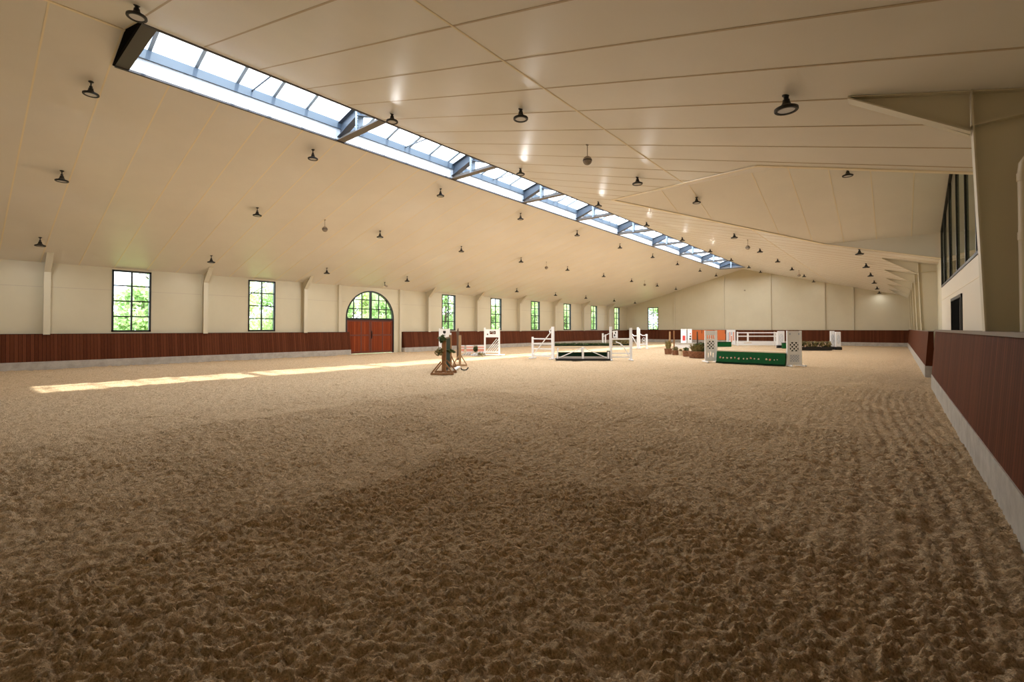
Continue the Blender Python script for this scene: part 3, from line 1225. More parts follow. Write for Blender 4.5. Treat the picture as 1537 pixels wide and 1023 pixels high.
for (x, y, o) in ((-48, 26.5, tb), (-49, 33, ta), (-50, 42, tb), (-49, 52, ta), (-50, 62, tb), (-51, 72, ta), (-46, 80, tb), (-40, 76, ta), (-52, 2, ta), (-54, 7, tb), (-29, 66, tb), (-33.5, 70, ta), (-25, 68.5, ta)):
    lab = tl if x < -40 else 'bushy green tree outside the single window of the end wall'
    dup(o, (x, y, 0), rt.uniform(0, 6), lab)

# ------------------------------------------------------------------ show jumps
def frame_at(A, B):
    """middle point and turn so that local x runs from A to B"""
    A, B = Vector(A), Vector(B)
    d = B - A
    return (A + B) / 2, math.atan2(d.y, d.x), d.length


def feet(r, xs, depth=.6, m=None, h=.06, w=.08):
    for x in xs:
        MB().box(x - w / 2, x + w / 2, -depth / 2, depth / 2, 0, h).build('foot', m or M['white'], r, bevel=.008)


def rect_ring(x0, x1, z0, z1, y0, y1, w):
    return MB().box(x0, x0 + w, y0, y1, z0, z1).box(x1 - w, x1, y0, y1, z0, z1).box(x0, x1, y0, y1, z0, z0 + w).box(x0, x1, y0, y1, z1 - w, z1)


# --- wooden jump seen end-on
AX = Vector((-.65, .76, 0)).normalized()
rzw = math.atan2(.65, .76)


def wood_stand(lab, loc, rz, hgt, wid, foot_w, m, double=False):
    r = thing('jump_standard', lab, 'jump standard', loc, rz)
    MB().box(-wid / 2, wid / 2, -.05, .05, .0, hgt).build('post', m, r, bevel=.006)
    for y in ((-.42, .42) if double else (.0,)):
        f = MB().box(-foot_w / 2, foot_w / 2, y - .045, y + .045, .0, .07)
        f.build('foot', m, r, bevel=.006)
        for s in (-1, 1):
            b = MB().bar((s * wid * .3, y, hgt * .36), (s * foot_w * .46, y, .06), .045, .035, (0, 1, 0))
            b.build('brace', m, r)
    if double:
        MB().box(-.04, .04, -.42, .42, .005, .065).build('foot', m, r, bevel=.005)
    return r


base = Vector((-12.42, 11.25, 0))
wood_stand('brown wooden jump standard with splayed braces, nearest of the wooden jump', base, math.atan2(.637, .771), 1.28, .15, .80, M['wood'], True)
r = wood_stand('brown wooden jump standard with a dark green panel behind it, far end of wooden jump', (-14.35, 13.35, 0), math.atan2(.637, .771), 1.34, .11, .5, M['wood'])
pn = thing('jump_filler', 'dark green panel standing between the two wooden jump standards', 'jump filler', (-13.42, 12.33, 0), math.atan2(2.1, -1.9))
MB().box(-.98, 1.0, -.02, .02, .06, 1.22).build('panel', M['green_dark'], pn)
MB().box(-1.0, 1.02, -.035, .035, 1.22, 1.27).box(-1.0, 1.02, -.035, .035, .0, .06).build('batten', M['wood_dark'], pn)
r = wood_stand('slim light brown wooden jump standard right of the wooden jump, its foot turned sideways', (-14.5, 14.05, 0), math.atan2(.637, .771), 1.32, .10, .62, M['wood_pale'])
w = thing('jump_wing', 'narrow white post and board beside the slim light brown standard', 'jump wing', (-14.86, 13.82, 0), math.atan2(.637, .771))
MB().box(-.035, .045, -.04, .04, 0, 1.42).build('post', M['white'], w, bevel=.005)
MB().box(-.16, -.035, -.02, .02, .0, .86).build('board', M['white'], w)
feet(w, (0.,), .5)
pl = thing('plank', 'white plank lying on the sand between the wooden jump standards', 'plank', (-13.35, 12.75, .02), math.atan2(1.0, -.75))
MB().box(-.62, .62, -.06, .06, 0, .06).build('board', M['white'], pl, bevel=.006)
jc = MB()
jc.tube([(-.13, 0, .10), (-.10, .01, .04), (-.02, .02, .022), (.07, .02, .03), (.13, .02, .09), (.14, .02, .13)], .025, 8)
jc = jc.build('rubber_cup', M['black'], None, True)
jc.location = (-12.74, 12.58, 0.0)
jc.rotation_euler = (0, 0, .69)
tag(jc, 'black rubber jump cup lying on the sand right of the wooden jump', 'jump cup')
dp = thing('post', 'dark brown post sticking up behind the wooden jump in front of a window', 'post', (-17.4, 16.7, 0), .69)
MB().tube([(0, 0, 0), (0, 0, 1.45), (.02, 0, 1.62)], [.055, .05, .02], 8).build('shaft', M['wood_dark'], dp, True)
MB().box(-.07, .07, -.05, .05, 1.28, 1.46).build('block', M['wood_dark'], dp)


def ivy(lab, loc, size, n, m, seed, name='ivy_garland', spread=(1, 1, 1), leaf=.10):
    rnd = random.Random(seed)
    r = thing(name, lab, 'garland', loc)
    s = MB()
    s.tube([(-size * .8 * spread[0], 0, 0), (0, .02, -.04 * spread[2]), (size * .8 * spread[0], 0, .02)], .012, 6)
    s.build('stem', M['plant'], r)
    f = MB()
    for i in range(n):
        f.leaf((rnd.gauss(0, size * .5) * spread[0], rnd.gauss(0, size * .4) * spread[1], rnd.gauss(0, size * .4) * spread[2]), leaf * rnd.uniform(.7, 1.3), rnd)
    f.build('leaves', m, r)
    return r


def on_ray(px, py, Y):
    d = ray(px, py)
    t = Y / d.y
    return Vector((0, 0, EYE)) + d * t


ivy('dark green ivy bunch tied to the top of the near wooden standard', on_ray(664, 508.5, 11.15), .12, 170, M['plant'], 3)
ivy('yellow green trailing ivy low on the near wooden standard', on_ray(660, 528, 11.1), .12, 110, M['plant_dry'], 4, spread=(1, 1, 1.2))
ivy('green ivy garland hanging across the dark green panel', on_ray(675, 526.5, 12.0), .12, 110, M['plant'], 5, spread=(1.5, 1, .5))

# --- white-winged flower jump in front of the second window past the door
def cut_board(mb, x0, x1, z0, z1, holes, t=.02, y=0.):
    """board with rectangular cut-outs, built from strips"""
    xs = sorted({x0, x1, *[h[0] for h in holes], *[h[1] for h in holes]})
    zs = sorted({z0, z1, *[h[2] for h in holes], *[h[3] for h in holes]})
    for a, b in zip(xs, xs[1:]):
        for c, d in zip(zs, zs[1:]):
            mx, mz = (a + b) / 2, (c + d) / 2
            if any(h[0] < mx < h[1] and h[2] < mz < h[3] for h in holes):
                continue
            mb.box(a, b, y - t, y + t, c, d)
    return mb


PB = math.atan2(.637, .771)
w = thing('jump_wing', 'tall white jump wing with a black badge, behind the wooden jump', 'jump wing', ground(667, 529.5), PB)
cut_board(MB(), -.30, .30, .12, 1.58, [(-.12, .12, .3, .62), (-.10, .10, .72, 1.0)]).build('board', M['white'], w)
MB().box(-.36, -.29, -.04, .04, 0, 1.62).build('post', M['white'], w)
MB().box(.29, .36, -.04, .04, 0, 1.62).build('post', M['white'], w)
MB().prism([(-.1, 1.36), (-.04, 1.27), (.06, 1.27), (.1, 1.36), (.08, 1.46), (-.08, 1.46)], -.026, -.02).box(-.06, .06, -.026, -.02, 1.15, 1.2).build('badge', M['black'], w)
feet(w, (-.32, .32))

w = thing('jump_wing', 'white jump wing with slanted slats and an oval cut-out, in front of a window', 'jump wing', ground(739, 533.0), PB)
MB().box(-.50, -.40, -.045, .045, 0, 1.66).build('post', M['white'], w, bevel=.006)
MB().box(.36, .46, -.045, .045, 0, 1.64).build('post', M['white'], w, bevel=.006)
tp_ = MB().box(-.40, .36, -.03, .03, 1.08, 1.17)
cut_board(tp_, -.40, .36, 1.17, 1.56, [(-.16, .20, 1.27, 1.46), (-.33, -.25, 1.22, 1.30)], .02)
tp_.build('top_board', M['white'], w)
MB().tube([(-.12, 0, 1.37), (-.04, 0, 1.42), (.06, 0, 1.41), (.15, 0, 1.36), (.10, 0, 1.31), (0., 0, 1.34)], .022, 6).build('ornament', M['grey'], w)
MB().box(-.40, .36, -.03, .03, .16, .24).build('rail', M['white'], w)
for i in range(5):
    x0 = -.36 + i * .13
    x1 = min(.36, x0 + .62 - .02 * i)
    zt = .22 + (x1 - x0) * 1.25
    MB().bar((x0, 0, .22), (x1, 0, min(zt, 1.05)), .035, .055, (0, 1, 0)).build('slat', M['white'], w)
feet(w, (-.45, .41), .75)
MB().box(-.5, .75, -.1, .1, 0.0, .07).build('foot', M['white'], w, bevel=.01)

fl0 = None
for i, (px, py, wd, lab) in enumerate(((692.5, 528.5, .36, 'pink and white striped jump filler standing nearest the wooden jump'), (705.3, 528.5, .44, 'pink and white striped jump filler left of the small shrub'), (722.5, 528.7, .46, 'pink and white striped jump filler between the shrub and the slatted wing'))):
    r = thing('striped_filler', lab, 'jump filler', ground(px, py), PB, 'pink and white jump fillers')
    MB().box(-wd / 2, wd / 2, -.12, .12, .0, .40).build('box', M['pink'], r)
    MB().box(-wd / 2 - .02, wd / 2 + .02, -.14, .14, .40, .47).box(-wd / 2 - .004, wd / 2 + .004, -.126, .126, .25, .31).box(-wd / 2 - .004, wd / 2 + .004, -.126, .126, .0, .06).build('white_band', M['white'], r)
for px, py, lab, m in ((700, 533, 'grey and white slatted box lying on the sand before the pink fillers', 'grey'), (713.5, 533.5, 'low white wedge on the sand below the small shrub', 'white'), (720, 532.2, 'low white box on the sand before the slatted wing', 'white')):
    r = thing('low_box', lab, 'box', ground(px, py), PB)
    MB().prism([(-.3, 0), (.3, 0), (.24, .2), (-.12, .16)], -.14, .14).build('box', M[m], r)
    g = MB()
    for i in range(3):
        g.bar((-.2 + i * .15, -.15, .02), (-.1 + i * .15, -.15, .15), .02, .04, (0, 1, 0))
    g.build('slats', M['blue_grey' if m == 'white' else 'white'], r)


def shrub(name, lab, cat, loc, w, h, n, m, seed, leaf=.12, upright=False, potm=None, pot=None, group=None):
    """a plant, optionally in a pot: pot = (top radius, bottom radius, height)"""
    rnd = random.Random(seed)
    r = thing(name, lab, cat, loc, 0, group)
    z0 = 0
    if pot:
        a, b, ph = pot
        MB().lathe([(b, 0), (b * 1.04, .02), (a * .97, ph * .85), (a * 1.04, ph * .87), (a * 1.04, ph), (a * .93, ph), (a * .9, ph * .9)], (0, 0, 0), 22, False).build('pot', potm, r, True)
        MB().lathe([(0, ph * .92), (a * .92, ph * .92)], (0, 0, 0), 22, False).build('soil', M['soil'], r)
        z0 = ph * .9
    f = MB()
    if upright:
        for i in range(n):
            a, q = rnd.uniform(0, 2 * PI), w * .5 * math.sqrt(rnd.random())
            b0 = Vector((q * math.cos(a) * .6, q * math.sin(a) * .6, z0))
            L = h * rnd.uniform(.45, 1.0)
            out = Vector((math.cos(a), math.sin(a), 0)) * (w * .35 * rnd.random())
            p1, p2 = b0 + out * .5 + Vector((0, 0, L * .6)), b0 + out * 1.3 + Vector((0, 0, L))
            s = Vector((-math.sin(a), math.cos(a), 0)) * leaf * .25
            f.face([b0 - s, b0 + s, p1 + s, p1 - s]).face([p1 - s, p1 + s, p2])
    else:
        for i in range(n):
            d = Vector((rnd.gauss(0, 1), rnd.gauss(0, 1), rnd.gauss(0, 1))).normalized() * (rnd.random() ** .45)
            f.leaf((d.x * w / 2, d.y * w / 2, z0 + h / 2 + d.z * h / 2), leaf * rnd.uniform(.7, 1.2), rnd)
        st = MB().tube([(0, 0, 0 if not pot else z0 - .03), (0, 0, z0 + h * .6)], .02, 6)
        st.build('stem', M['wood_dark'], r)
    f.build('leaves', m, r)
    return r


shrub('small_shrub', 'small round green shrub between the pink striped fillers', 'shrub', ground(714.3, 528.5), .36, .44, 240, M['plant'], 21, .09)
ivy('yellow green flower strip along the ground beside the slatted white wing', ground(722, 531.0, .12), .22, 130, M['plant_dry'], 23, 'flower_strip', (1.6, .6, .5), .08)

# --- white rustic gate jump in the middle of the hall
A, B = ground(799.4, 537.6), ground(829.8, 538.9)
c, rz, L = frame_at(A, B)
w = thing('jump_wing', 'white stepped jump wing with four rails, left of the low black trough', 'jump wing', c, rz)
MB().box(-L / 2 - .04, -L / 2 + .05, -.04, .04, 0, 1.16).build('post', M['white'], w, bevel=.006)
MB().box(L / 2 - .07, L / 2 + .07, -.05, .05, 0, 1.70).build('post', M['white'], w, bevel=.006)
for z in (.16, .53, .80, 1.06):
    MB().box(-L / 2 + .05, L / 2 - .07, -.02, .02, z - .035, z + .035).build('rail', M['white'], w)
MB().bar((-L / 2 + .08, -.03, .22), (L / 2 - .07, -.03, 1.46), .03, .07, (0, 1, 0)).build('brace', M['white'], w)
MB().tube([(L / 2 - .06, 0, 1.60), (L / 2 - .16, 0, 1.56), (L / 2 - .20, 0, 1.46), (L / 2 - .16, 0, 1.36)], .026, 8).build('scroll', M['white'], w)
feet(w, (-L / 2, L / 2), .7)
A, B = ground(916.7, 540.6), ground(947, 540.6)
c, rz, L = frame_at(A, B)
w = thing('jump_wing', 'white jump wing with three rails and a curved brace, right of the low black trough', 'jump wing', c, rz)
MB().box(-L / 2 - .06, -L / 2 + .06, -.05, .05, 0, 1.70).build('post', M['white'], w, bevel=.006)
MB().box(L / 2 - .06, L / 2 + .06, -.05, .05, 0, 1.64).build('post', M['white'], w, bevel=.006)
MB().box(-L / 2 + .06, L / 2 - .06, -.025, .025, 1.04, 1.12).build('rail', M['white'], w)
for z in (.17, .36, .68):
    MB().box(-L / 2 + .06, L / 2 - .06, -.02, .02, z - .03, z + .03).build('rail', M['white'], w)
MB().tube([(-L / 2 + .25, -.03, .93), (-.05, -.03, .86), (.16, -.03, .66), (L / 2 - .12, -.03, .25)], .03, 8).build('brace', M['white'], w, True)
feet(w, (-L / 2, L / 2), .7)
A, B = ground(834, 540.2), ground(914.6, 540.4)
c, rz, L = frame_at(A, B)
t = thing('water_tray', 'low black trough jump with white trussed rails between two white wings', 'jump', c, rz)
MB().box(-L / 2, L / 2, -.28, .28, 0, .09).build('tray', M['black'], t)
MB().box(-L / 2 + .12, L / 2 - .1, .14, .2, .09, .40).build('back_board', M['green_dark'], t)
MB().box(-L / 2 + .1, L / 2 - .1, -.22, -.18, .10, .20).build('front_board', M['grey'], t)
MB().box(L / 2 - .09, L / 2 - .0, -.2, .2, 0, .48).build('end_board', M['black'], t)
for s in (-1, 1):
    MB().bar((s * (L / 2 - .15), -.20, .13), (s * .06, -.20, .62), .04, .06, (0, 1, 0)).build('rail', M['white'], t)
    MB().box(s * (L / 2 - .08) - .035, s * (L / 2 - .08) + .035, -.24, -.16, 0, .44).build('post', M['white'], t)
MB().box(-.05, .05, -.24, -.17, .05, .68).build('post', M['white'], t)
MB().box(-L / 2 + .05, .15, .3, .34, .59, .64).build('top_pole', M['beige'], t)
MB().box(-L / 2 + .1, -L / 2 + .16, .29, .35, 0, .60).box(-.05, .01, .29, .35, 0, .60).build('pole_leg', M['white'], t)

# --- far jumps behind it
A, B = ground(833, 519.0), ground(914, 518.6)
c, rz, L = frame_at(A, B)
g = thing('brush_filler', 'long low dark green brush box on the sand behind the trough jump', 'jump filler', c, rz)
MB().box(-L / 2, L / 2, -.15, .15, 0, .12).build('box', M['green_dark'], g)
rnd = random.Random(31)
f = MB()
for i in range(900):
    f.leaf((rnd.uniform(-L / 2, L / 2), rnd.gauss(0, .08), .12 + .13 * rnd.random()), .13, rnd)
f.build('brush', M['plant'], g)
A, B = ground(920, 517.8), ground(944, 517.8)
c, rz, L = frame_at(A, B)
g = thing('brush_filler', 'pale green brush hedge seen between the posts of the curved-brace wing', 'jump filler', c, rz)
MB().box(-L / 2, L / 2, -.12, .12, 0, .1).build('box', M['green_dark'], g)
f = MB()
for i in range(420):
    f.leaf((rnd.uniform(-L / 2, L / 2), rnd.gauss(0, .1), .1 + .5 * rnd.random()), .15, rnd)
f.build('brush', M['plant_dry'], g)

A, B = ground(904.8, 518.0), ground(922.5, 517.6)
c, rz, L = frame_at(A, B)
w = thing('jump_wing', 'small white jump wing with black cut-outs behind the curved-brace wing', 'jump wing', c, rz)
MB().box(-L / 2 - .06, -L / 2 + .06, -.05, .05, 0, 1.15).build('post', M['white'], w)
MB().box(-L / 2 + .28, -L / 2 + .38, -.05, .05, 0, 1.05).build('post', M['white'], w)
MB().bar((-L / 2 + .06, 0, .85), (L / 2 - .2, 0, 1.32), .04, .07, (0, 1, 0)).build('brace', M['white'], w)
cut_board(MB(), L / 2 - .18, L / 2 + .32, .72, 1.38, [(L / 2 - .1, L / 2 + .1, .85, 1.05), (L / 2 + .02, L / 2 + .2, 1.12, 1.28)]).build('board', M['white'], w)
MB().box(L / 2 - .12, L / 2 + .22, .021, .03, .82, 1.31).build('badge', M['black'], w)
MB().box(L / 2 + .26, L / 2 + .36, -.05, .05, 0, 1.40).build('post', M['white'], w)
feet(w, (-L / 2, L / 2 + .3), .6)
A, B = ground(948.5, 522.6), ground(957, 523.6)
c, rz, L = frame_at(A, B)
w = thing('jump_wing', 'white jump wing with a sagging top rail, second right of the trough jump', 'jump wing', c, PB)
L = .46
MB().tube([(-L / 2, 0, 1.18), (-.05, 0, 1.02), (L / 2, 0, 1.04)], .04, 8).build('rail', M['white'], w)
MB().bar((-L / 2, 0, 1.05), (L / 2, 0, .25), .04, .08, (0, 1, 0)).build('brace', M['white'], w)
MB().box(L / 2 - .05, L / 2 + .1, -.06, .06, 0, 1.70).build('post', M['white'], w)
MB().box(-L / 2 - .04, -L / 2 + .04, -.04, .04, 0, 1.2).build('post', M['white'], w)
feet(w, (-L / 2, L / 2), .6)
w = thing('jump_wing', 'white jump wing with small round cut-outs, farthest right of that group', 'jump wing', ground(966.0, 523.2), PB)
L = .56
MB().box(-L / 2 - .1, -L / 2 + .0, -.05, .05, 0, 1.62).build('post', M['white'], w)
MB().box(L / 2 - .09, L / 2 + .03, -.05, .05, 0, 1.17).build('post', M['white'], w)
MB().tube([(-L / 2, 0, 1.18), (-.1, 0, 1.06), (.1, 0, 1.06), (L / 2 - .05, 0, 1.16)], .035, 8).build('rail', M['white'], w)
for z in (.55, .78):
    g = MB()
    for k in range(12):
        a0, a1 = 2 * PI * k / 12, 2 * PI * (k + 1) / 12
        g.bar((.02 + .10 * math.cos(a0), 0, z + .10 * math.sin(a0)), (.02 + .10 * math.cos(a1), 0, z + .10 * math.sin(a1)), .03, .035, (0, 1, 0))
    g.build('ring', M['white'], w)
MB().box(-L / 2, L / 2 - .05, -.02, .02, .32, .40).build('rail', M['white'], w)
feet(w, (-L / 2 - .04, L / 2), .6)

# --- potted plants
PG = 'potted plants beside the green jump'
shrub('potted_cactus', 'brown pot with an upright spiky plant and two tall wooden stakes', 'potted plant', ground(1003, 531), .42, .62, 150, M['plant_dry'], 41, .10, True, M['pot'], (.24, .2, .34), PG)
pr = [o for o in COL.objects if o.get('label', '').startswith('brown pot with an upright')][0]
MB().tube([(.10, .0, .30), (.11, .0, 1.42)], [.06, .05], 10).build('stake', M['wood_pale'], pr, True)
MB().tube([(.33, .12, .0), (.33, .12, 1.48)], [.045, .04], 10).build('stake', M['wood'], pr, True)
shrub('potted_plant', 'small brown pot with a round grey green plant, second from the stakes', 'potted plant', ground(1013.8, 532.4), .36, .26, 150, M['plant_dry'], 42, .08, False, M['pot'], (.23, .18, .28), PG)
shrub('potted_plant', 'smallest pale pot in the row of plant pots', 'potted plant', ground(1021.8, 533), .22, .16, 70, M['plant_dry'], 43, .07, False, M['beige'], (.14, .11, .25), PG)
shrub('potted_plant', 'brown pot with low leaves beside the big basket tub', 'potted plant', ground(1029.6, 534.5), .34, .22, 120, M['plant'], 44, .08, False, M['pot'], (.19, .16, .34), PG)
tub = shrub('basket_tub', 'big round basket tub with an upright green succulent bush', 'potted plant', ground(1046, 536.6), .85, .50, 260, M['plant_dry'], 45, .11, True, M['pot'], (.46, .38, .36), PG)
f = MB()
rnd = random.Random(46)
for i in range(420):
    d = Vector((rnd.gauss(0, 1), rnd.gauss(0, 1), rnd.gauss(0, 1))).normalized() * (rnd.random() ** .4)
    f.leaf((.16 + d.x * .36, .10 + d.y * .25, .58 + d.z * .26), .10, rnd)
f.build('dark_bush', M['plant'], tub)
MB().tube([(.0, .12, .33), (-.01, .12, 1.44)], [.05, .035], 8).build('stake', M['wood_dark'], tub, True)

# --- white bench box and standards behind the pots
A, B = ground(1014, 522.2), ground(1039, 522.2)
c, rz, L = frame_at(A, B)
t = thing('jump_box', 'long white box with a grey top board behind the potted plants', 'box', c, rz)
MB().box(-L / 2, L / 2 + .3, -.2, .2, 0, .36).build('box', M['white'], t)
MB().box(-L / 2 - .05, L / 2 + .35, -.26, .26, .36, .43).build('top_board', M['grey'], t)


def banner_stand(lab, px, py, wpx, hm, marks, feetm='white'):
    g = ground(px, py)
    d = (g - Vector((0, 0, EYE))).dot(CF)
    wd = wpx * d / F_PX
    r = thing('jump_standard', lab, 'jump standard', g, PB)
    MB().box(-wd / 2, wd / 2, -.03, .03, .06, hm).build('board', M['white'], r, bevel=.008)
    for k_, (x0, x1, z0, z1, m) in enumerate(marks):
        MB().box(x0 * wd, x1 * wd, -.034, -.03, z0 * hm, z1 * hm).build('mark', M[m], r)
    feet(r, (-wd / 2 + .05, wd / 2 - .05), .5, M[feetm], .07)
    return r


banner_stand('white jump standard with a red mark, behind the plant pots', 1026.2, 516.6, 8.3, 1.55, [(-.22, .30, .25, .58, 'red'), (-.2, -.08, .66, .76, 'blue_grey'), (-.3, .3, .93, .95, 'wood_dark')])
banner_stand('white jump standard with dark marks, beside the one with a red mark', 1035.2, 516.6, 6.5, 1.55, [(-.1, .3, .30, .42, 'wood_dark'), (-.05, .32, .48, .58, 'wood_dark'), (.0, .28, .66, .74, 'red'), (-.3, .3, .93, .95, 'wood_dark')])

# sunlight on the end wall's boards, painted as an orange panel
ob = thing('painted_sunlight', 'orange panel painting the sunlight on the end wall boards', 'panel', (-16.52, 54.60, 0), 0)
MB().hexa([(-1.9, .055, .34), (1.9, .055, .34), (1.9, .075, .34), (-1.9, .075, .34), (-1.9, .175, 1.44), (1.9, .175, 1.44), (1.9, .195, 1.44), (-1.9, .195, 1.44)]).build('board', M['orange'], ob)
g = MB()
for x in (-1.86, -.63, .63, 1.86):
    g.hexa([(x - .03, .045, .0), (x + .03, .045, .0), (x + .03, .056, .0), (x - .03, .056, .0), (x - .03, .165, 1.44), (x + .03, .165, 1.44), (x + .03, .176, 1.44), (x - .03, .176, 1.44)])
g.build('batten', M['wood_dark'], ob)

# --- green box jump
A, B = ground(1076, 544.1), ground(1178.5, 549.2)
c, rz, L = frame_at(A, B)
t = thing('green_jump_box', 'long green sloped jump box with a row of pale flower heads', 'jump', c, rz)
MB().prism([(-.10, 0), (.50, 0), (.36, .52), (.02, .55)], -L / 2, L / 2, lambda a, b, q: (q, a, b)).build('box', M['green'], t)
MB().prism([(-.115, 0), (-.10, 0), (-.098, .07), (-.112, .07)], -L / 2 - .01, L / 2 + .01, lambda a, b, q: (q, a, b)).build('base_strip', M['green_dark'], t)
rnd = random.Random(61)
xs = [.06, .11, .17, .235, .29, .35, .42, .475, .525, .58, .64, .75, .80, .86, .90]
for k, u in enumerate(xs):
    x = -L / 2 + u * L
    z = .26 + rnd.uniform(-.015, .025)
    y = -.10 + .12 * (z / .55)
    R = rnd.choice((.045, .055, .06)) if u < .85 else .03
    g = MB()
    for q in range(9):
        a = 2 * PI * q / 9
        g.leaf((x + math.cos(a) * R * .6, y - .018, z + math.sin(a) * R * .6), R * .8, rnd)
    g.lathe([(.0, -R * .5), (R * .5, -R * .3), (R * .62, 0), (R * .5, R * .3), (0, R * .5)], (x, y - .015, z), 10)
    g.build('flower', M['flower'] if k % 4 else M['pink'], t)
ty = -.05
pk = thing('plank', 'long beige plank resting on the green jump box', 'plank', c + Vector((-math.sin(rz) * .19, math.cos(rz) * .19, .555)), rz)
MB().box(-L / 2 + .02, L / 2 - .02, -.17, .17, .0, .045).build('board', M['beige'], pk, bevel=.005)


def lattice(mb, x0, x1, z0, z1, step, w, y0, y1, one=False):
    """diagonal slats clipped to a rectangle"""
    for s in (1, -1):
        k = -int((z1 - z0 + x1 - x0) / step) - 1
        while k * step < (x1 - x0) + (z1 - z0):
            off = k * step
            pts = []
            if s > 0:
                xa, za, xb, zb = x0 + off, z0, x0 + off + (z1 - z0), z1
            else:
                xa, za, xb, zb = x0 + off + (z1 - z0), z0, x0 + off, z1
            # clip in x
            def cl(xa, za, xb, zb):
                if xa == xb:
                    return None
                t0, t1 = 0., 1.
                d = xb - xa
                for lim, sg in ((x0, 1), (x1, -1)):
                    if sg * d > 0:
                        t0 = max(t0, (lim - xa) / d)
                    elif sg * d < 0:
                        t1 = min(t1, (lim - xa) / d)
                if t1 - t0 < .02:
                    return None
                return (xa + d * t0, za + (zb - za) * t0, xa + d * t1, za + (zb - za) * t1)
            q = cl(xa, za, xb, zb)
            if q:
                yy = y0 if s > 0 else y1
                mb.bar((q[0], yy, q[1]), (q[2], yy, q[3]), .012, w, (0, 1, 0)) if False else mb.bar((q[0], yy, q[1]), (q[2], yy, q[3]), w, .014, (0, 1, 0))
            k += 1
    return mb


def lattice_stand(lab, px, py, wd, h, right):
    r = thing('jump_standard', lab, 'jump standard', ground(px, py), PB)
    b = MB()
    holes = [(-wd * .34, wd * .34, h * .42, h * .68)]
    if not right:
        holes += [(-wd * .36 + i * wd * .19, -wd * .36 + i * wd * .19 + wd * .12, h * .74, h * .86) for i in range(4)]
    holes += [(-wd * .30 + i * wd * .22, -wd * .30 + i * wd * .22 + wd * .09, h * (.16 + .05 * (i % 2)), h * (.30 + .03 * (i % 2))) for i in range(3)] if not right else []
    cut_board(b, -wd / 2, wd / 2, .05, h, holes, .018)
    b.build('board', M['white'], r)
    lt = MB()
    lattice(lt, -wd * .34, wd * .34, h * .42, h * .68, wd * .30, wd * .085, -.006, .006)
    lt.build('lattice', M['white'], r)
    MB().box(-wd * .345, wd * .345, .05, .06, h * .40, h * .70).build('back_panel', M['green_dark'], r)
    if right:
        q = MB()
        lattice(q, -wd * .34, wd * .34, h * .12, h * .32, wd * .2, wd * .03, -.024, -.02)
        q.build('relief', M['blue_grey'], r)
        q = MB()
        for x in (-.38, .3):
            q.box(wd * x, wd * (x + .09), -.022, -.018, h * .89, h * .94)
        q.build('mark', M['blue_grey'], r)
    for s in (-1, 1):
        MB().box(s * wd / 2 - .035, s * wd / 2 + .035, -.035, .035, 0, h + .01).build('post', M['white'], r, bevel=.005)
    feet(r, (-wd / 2, wd / 2), .7)
    return r


lattice_stand('white latticed jump standard at the left end of the green jump box', 1067.3, 543.2, .52, 1.50, False)
lattice_stand('white latticed jump standard at the right end of the green jump box', 1192.2, 549.0, .56, 1.50, True)
w = thing('jump_wing', 'short white wedge between the green jump box and its right standard', 'jump wing', ground(1181.0, 549.0), PB)
MB().prism([(-.06, 0), (.06, 0), (.07, .56), (.02, .56)], -.05, .05).build('board', M['white'], w)

# --- behind the green jump: fence, small green box, patterned standards
A, B = ground(1077, 520), ground(1096.5, 520)
c, rz, L = frame_at(A, B)
t = thing('green_jump_box', 'short green jump box behind the left lattice standard', 'jump', c, rz)
MB().box(-L / 2 - .2, L / 2, -.18, .18, 0, .40).build('box', M['green'], t)
MB().box(-L / 2 - .2, L / 2 + .02, -.2, .2, .40, .43).build('top_board', M['green_dark'], t)
banner_stand('white jump standard with blue and orange stripes beside the white rail fence', 1097.2, 517.8, 13.5, 1.50, [(-.38, -.26, .25, .82, 'blue_grey'), (-.20, -.08, .30, .85, 'pink'), (.0, .10, .22, .6, 'orange'), (.0, .10, .66, .85, 'blue_grey'), (.2, .34, .3, .85, 'pink')])
A, B = ground(1106, 518.8), ground(1165, 518.8)
c, rz, L = frame_at(A, B)
t = thing('rail_fence', 'white fence with two rails and a deep base board before the end wall', 'fence', c, rz)
for z in (.90, 1.22):
    MB().box(-L / 2, L / 2, -.03, .03, z - .05, z + .05).build('rail', M['white'], t)
MB().box(-L / 2, L / 2, -.10, .10, .05, .42).build('base_board', M['white'], t)
MB().box(-L / 2 + L * .28 - .07, -L / 2 + L * .28 + .07, -.05, .02, .40, 1.26).build('post', M['white'], t)
for x in (-L / 2 + .1, L / 2 - .1):
    MB().box(x - .05, x + .05, .03, .12, 0, 1.3).build('post', M['white'], t)
MB().prism([(-L * .33, .30), (-L * .15, .32), (-L * .12, .26), (-L * .34, .25)], -.106, -.10).build('stripe', M['beige'], t)


def curvy_stand(lab, px, py, wpx, h):
    g = ground(px, py)
    d = (g - Vector((0, 0, EYE))).dot(CF)
    wd = wpx * d / F_PX
    r = thing('jump_standard', lab, 'jump standard', g, PB)
    MB().box(-wd / 2, wd / 2, -.05, .05, .22, h).build('board', M['white'], r, bevel=.03)
    q = MB()
    q.tube([(wd * .22 * math.cos(2 * PI * k / 14), -.055, h * .58 + h * .24 * math.sin(2 * PI * k / 14)) for k in range(15)], .012, 6)
    q.tube([(wd * .1 * math.sin(k * .9), -.055, h * (.42 + .032 * k)) for k in range(11)], .010, 6)
    q.build('relief', M['blue_grey'], r)
    MB().box(-wd / 2 - .03, wd / 2 + .03, -.12, .12, .0, .22).build('base', M['black'], r, bevel=.01)
    return r


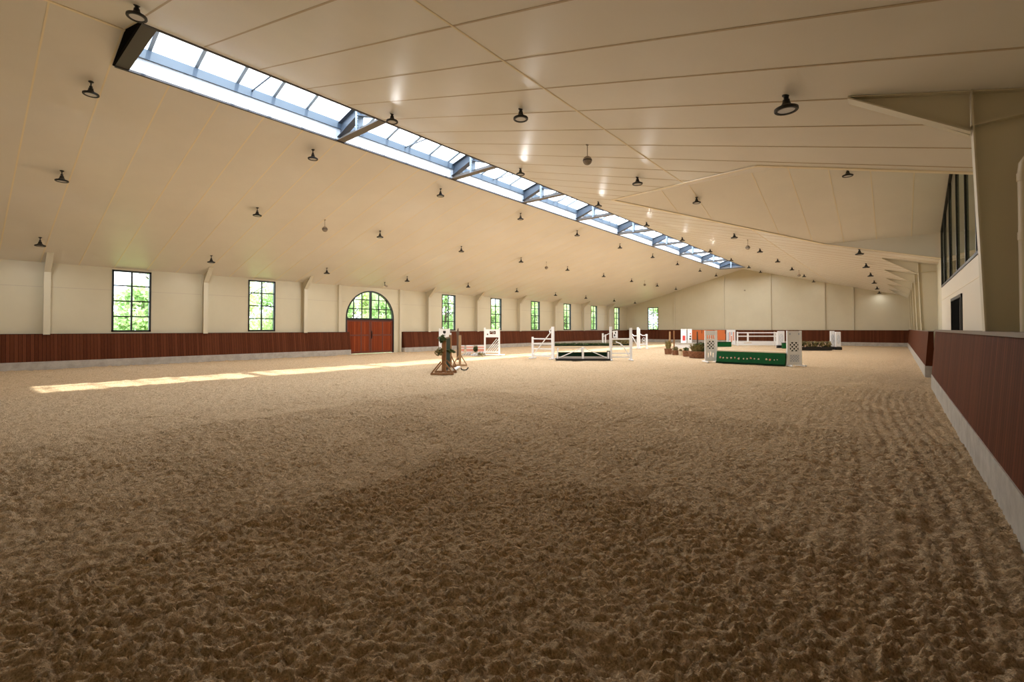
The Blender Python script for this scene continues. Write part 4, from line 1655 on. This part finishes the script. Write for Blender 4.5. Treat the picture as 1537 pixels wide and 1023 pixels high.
curvy_stand('thick white padded standard with a scroll pattern, left of the dark flower box', 1172.2, 522.0, 10.5, 1.40)
curvy_stand('slim white padded standard at the right end of the dark flower box', 1249.3, 524.6, 6.6, 1.42)
curvy_stand('white padded standard with a scroll pattern, farthest right of all the jumps', 1257.8, 524.8, 8.0, 1.36)
n1 = thing('jump_wing', 'narrow white end post left of the thick padded standard', 'jump wing', ground(1166.2, 521.4), PB)
MB().box(-.06, .06, -.05, .05, .0, 1.30).build('post', M['white'], n1)
A, B = ground(1203, 525.4), ground(1246, 525.4)
c, rz, L = frame_at(A, B)
t = thing('flower_box', 'long dark box of yellow green foliage between the padded standards', 'jump', c, rz)
MB().box(-L / 2 - .6, L / 2, -.2, .2, 0, .26).build('box', M['black'], t)
MB().box(-L / 2 - .6, L / 2, -.10, .14, .26, .58).build('back_board', M['green_dark'], t)
rnd = random.Random(71)
f = MB()
for i in range(520):
    f.leaf((rnd.uniform(-L / 2 - .55, L / 2 - .05), -.16 + rnd.gauss(0, .04), .28 + .38 * rnd.random()), .12, rnd)
f.build('foliage', M['plant_dry'], t)
f = MB()
for i in range(26):
    f.leaf((rnd.uniform(-L / 2 - .5, L / 2 - .1), -.2, .25 + .3 * rnd.random()), .13, rnd)
f.build('blossom', M['flower'], t)
t = thing('green_jump_box', 'small bright green block left of the dark flower box', 'jump', ground(1180.0, 522.6), PB)
MB().box(-.28, .2, -.15, .15, 0, .42).build('box', M['green'], t)
MB().box(-.3, .22, -.17, .17, .42, .46).build('top_board', M['green_dark'], t)

# ------------------------------------------------------------------ light
world = bpy.data.worlds.new('world')
scene.world = world
world.use_nodes = True
bg = world.node_tree.nodes['Background']
bg.inputs['Color'].default_value = (.80, .92, 1.08, 1)
bg.inputs['Strength'].default_value = 1.0
sd = bpy.data.lights.new('sun', 'SUN')
sd.energy = 1.45
sd.color = (1, .94, .84)
sd.angle = math.radians(1.6)
sun = bpy.data.objects.new('sun', sd)
COL.objects.link(sun)
sun.rotation_euler = Vector((-4.6, -1.15, -7.75)).to_track_quat('-Z', 'Y').to_euler()


def portal(name, loc, rot, sx, sy):
    l = bpy.data.lights.new(name, 'AREA')
    l.shape = 'RECTANGLE'
    l.size, l.size_y = sx, sy
    l.cycles.is_portal = True
    o = bpy.data.objects.new(name, l)
    COL.objects.link(o)
    o.location = loc
    o.rotation_euler = rot


portal('skylight_portal', ((XSL + XSR) / 2, (SKY0 + SKY1) / 2, 8.95), (0, 0, 0), 2.6, SKY1 - SKY0)
for y in WINS:
    portal('window_portal', (XW - .2, y, (WZ0 + WZ1) / 2), (0, -PI / 2, 0), WZ1 - WZ0, WW)
portal('door_portal', (XW - .2, DY, DZS + .9), (0, -PI / 2, 0), 1.8, 3.6)

scene.view_settings.view_transform = 'Standard'
scene.view_settings.look = 'None'
scene.view_settings.gamma = 1
scene.view_settings.use_curve_mapping = False
scene.view_settings.exposure = 2.75
cy = scene.cycles
cy.use_denoising = True
cy.max_bounces = 14
cy.diffuse_bounces = 9
cy.glossy_bounces = 4
cy.transmission_bounces = 6
cy.transparent_max_bounces = 12
cy.sample_clamp_indirect = 10
cy.caustics_reflective = False
cy.caustics_refractive = False
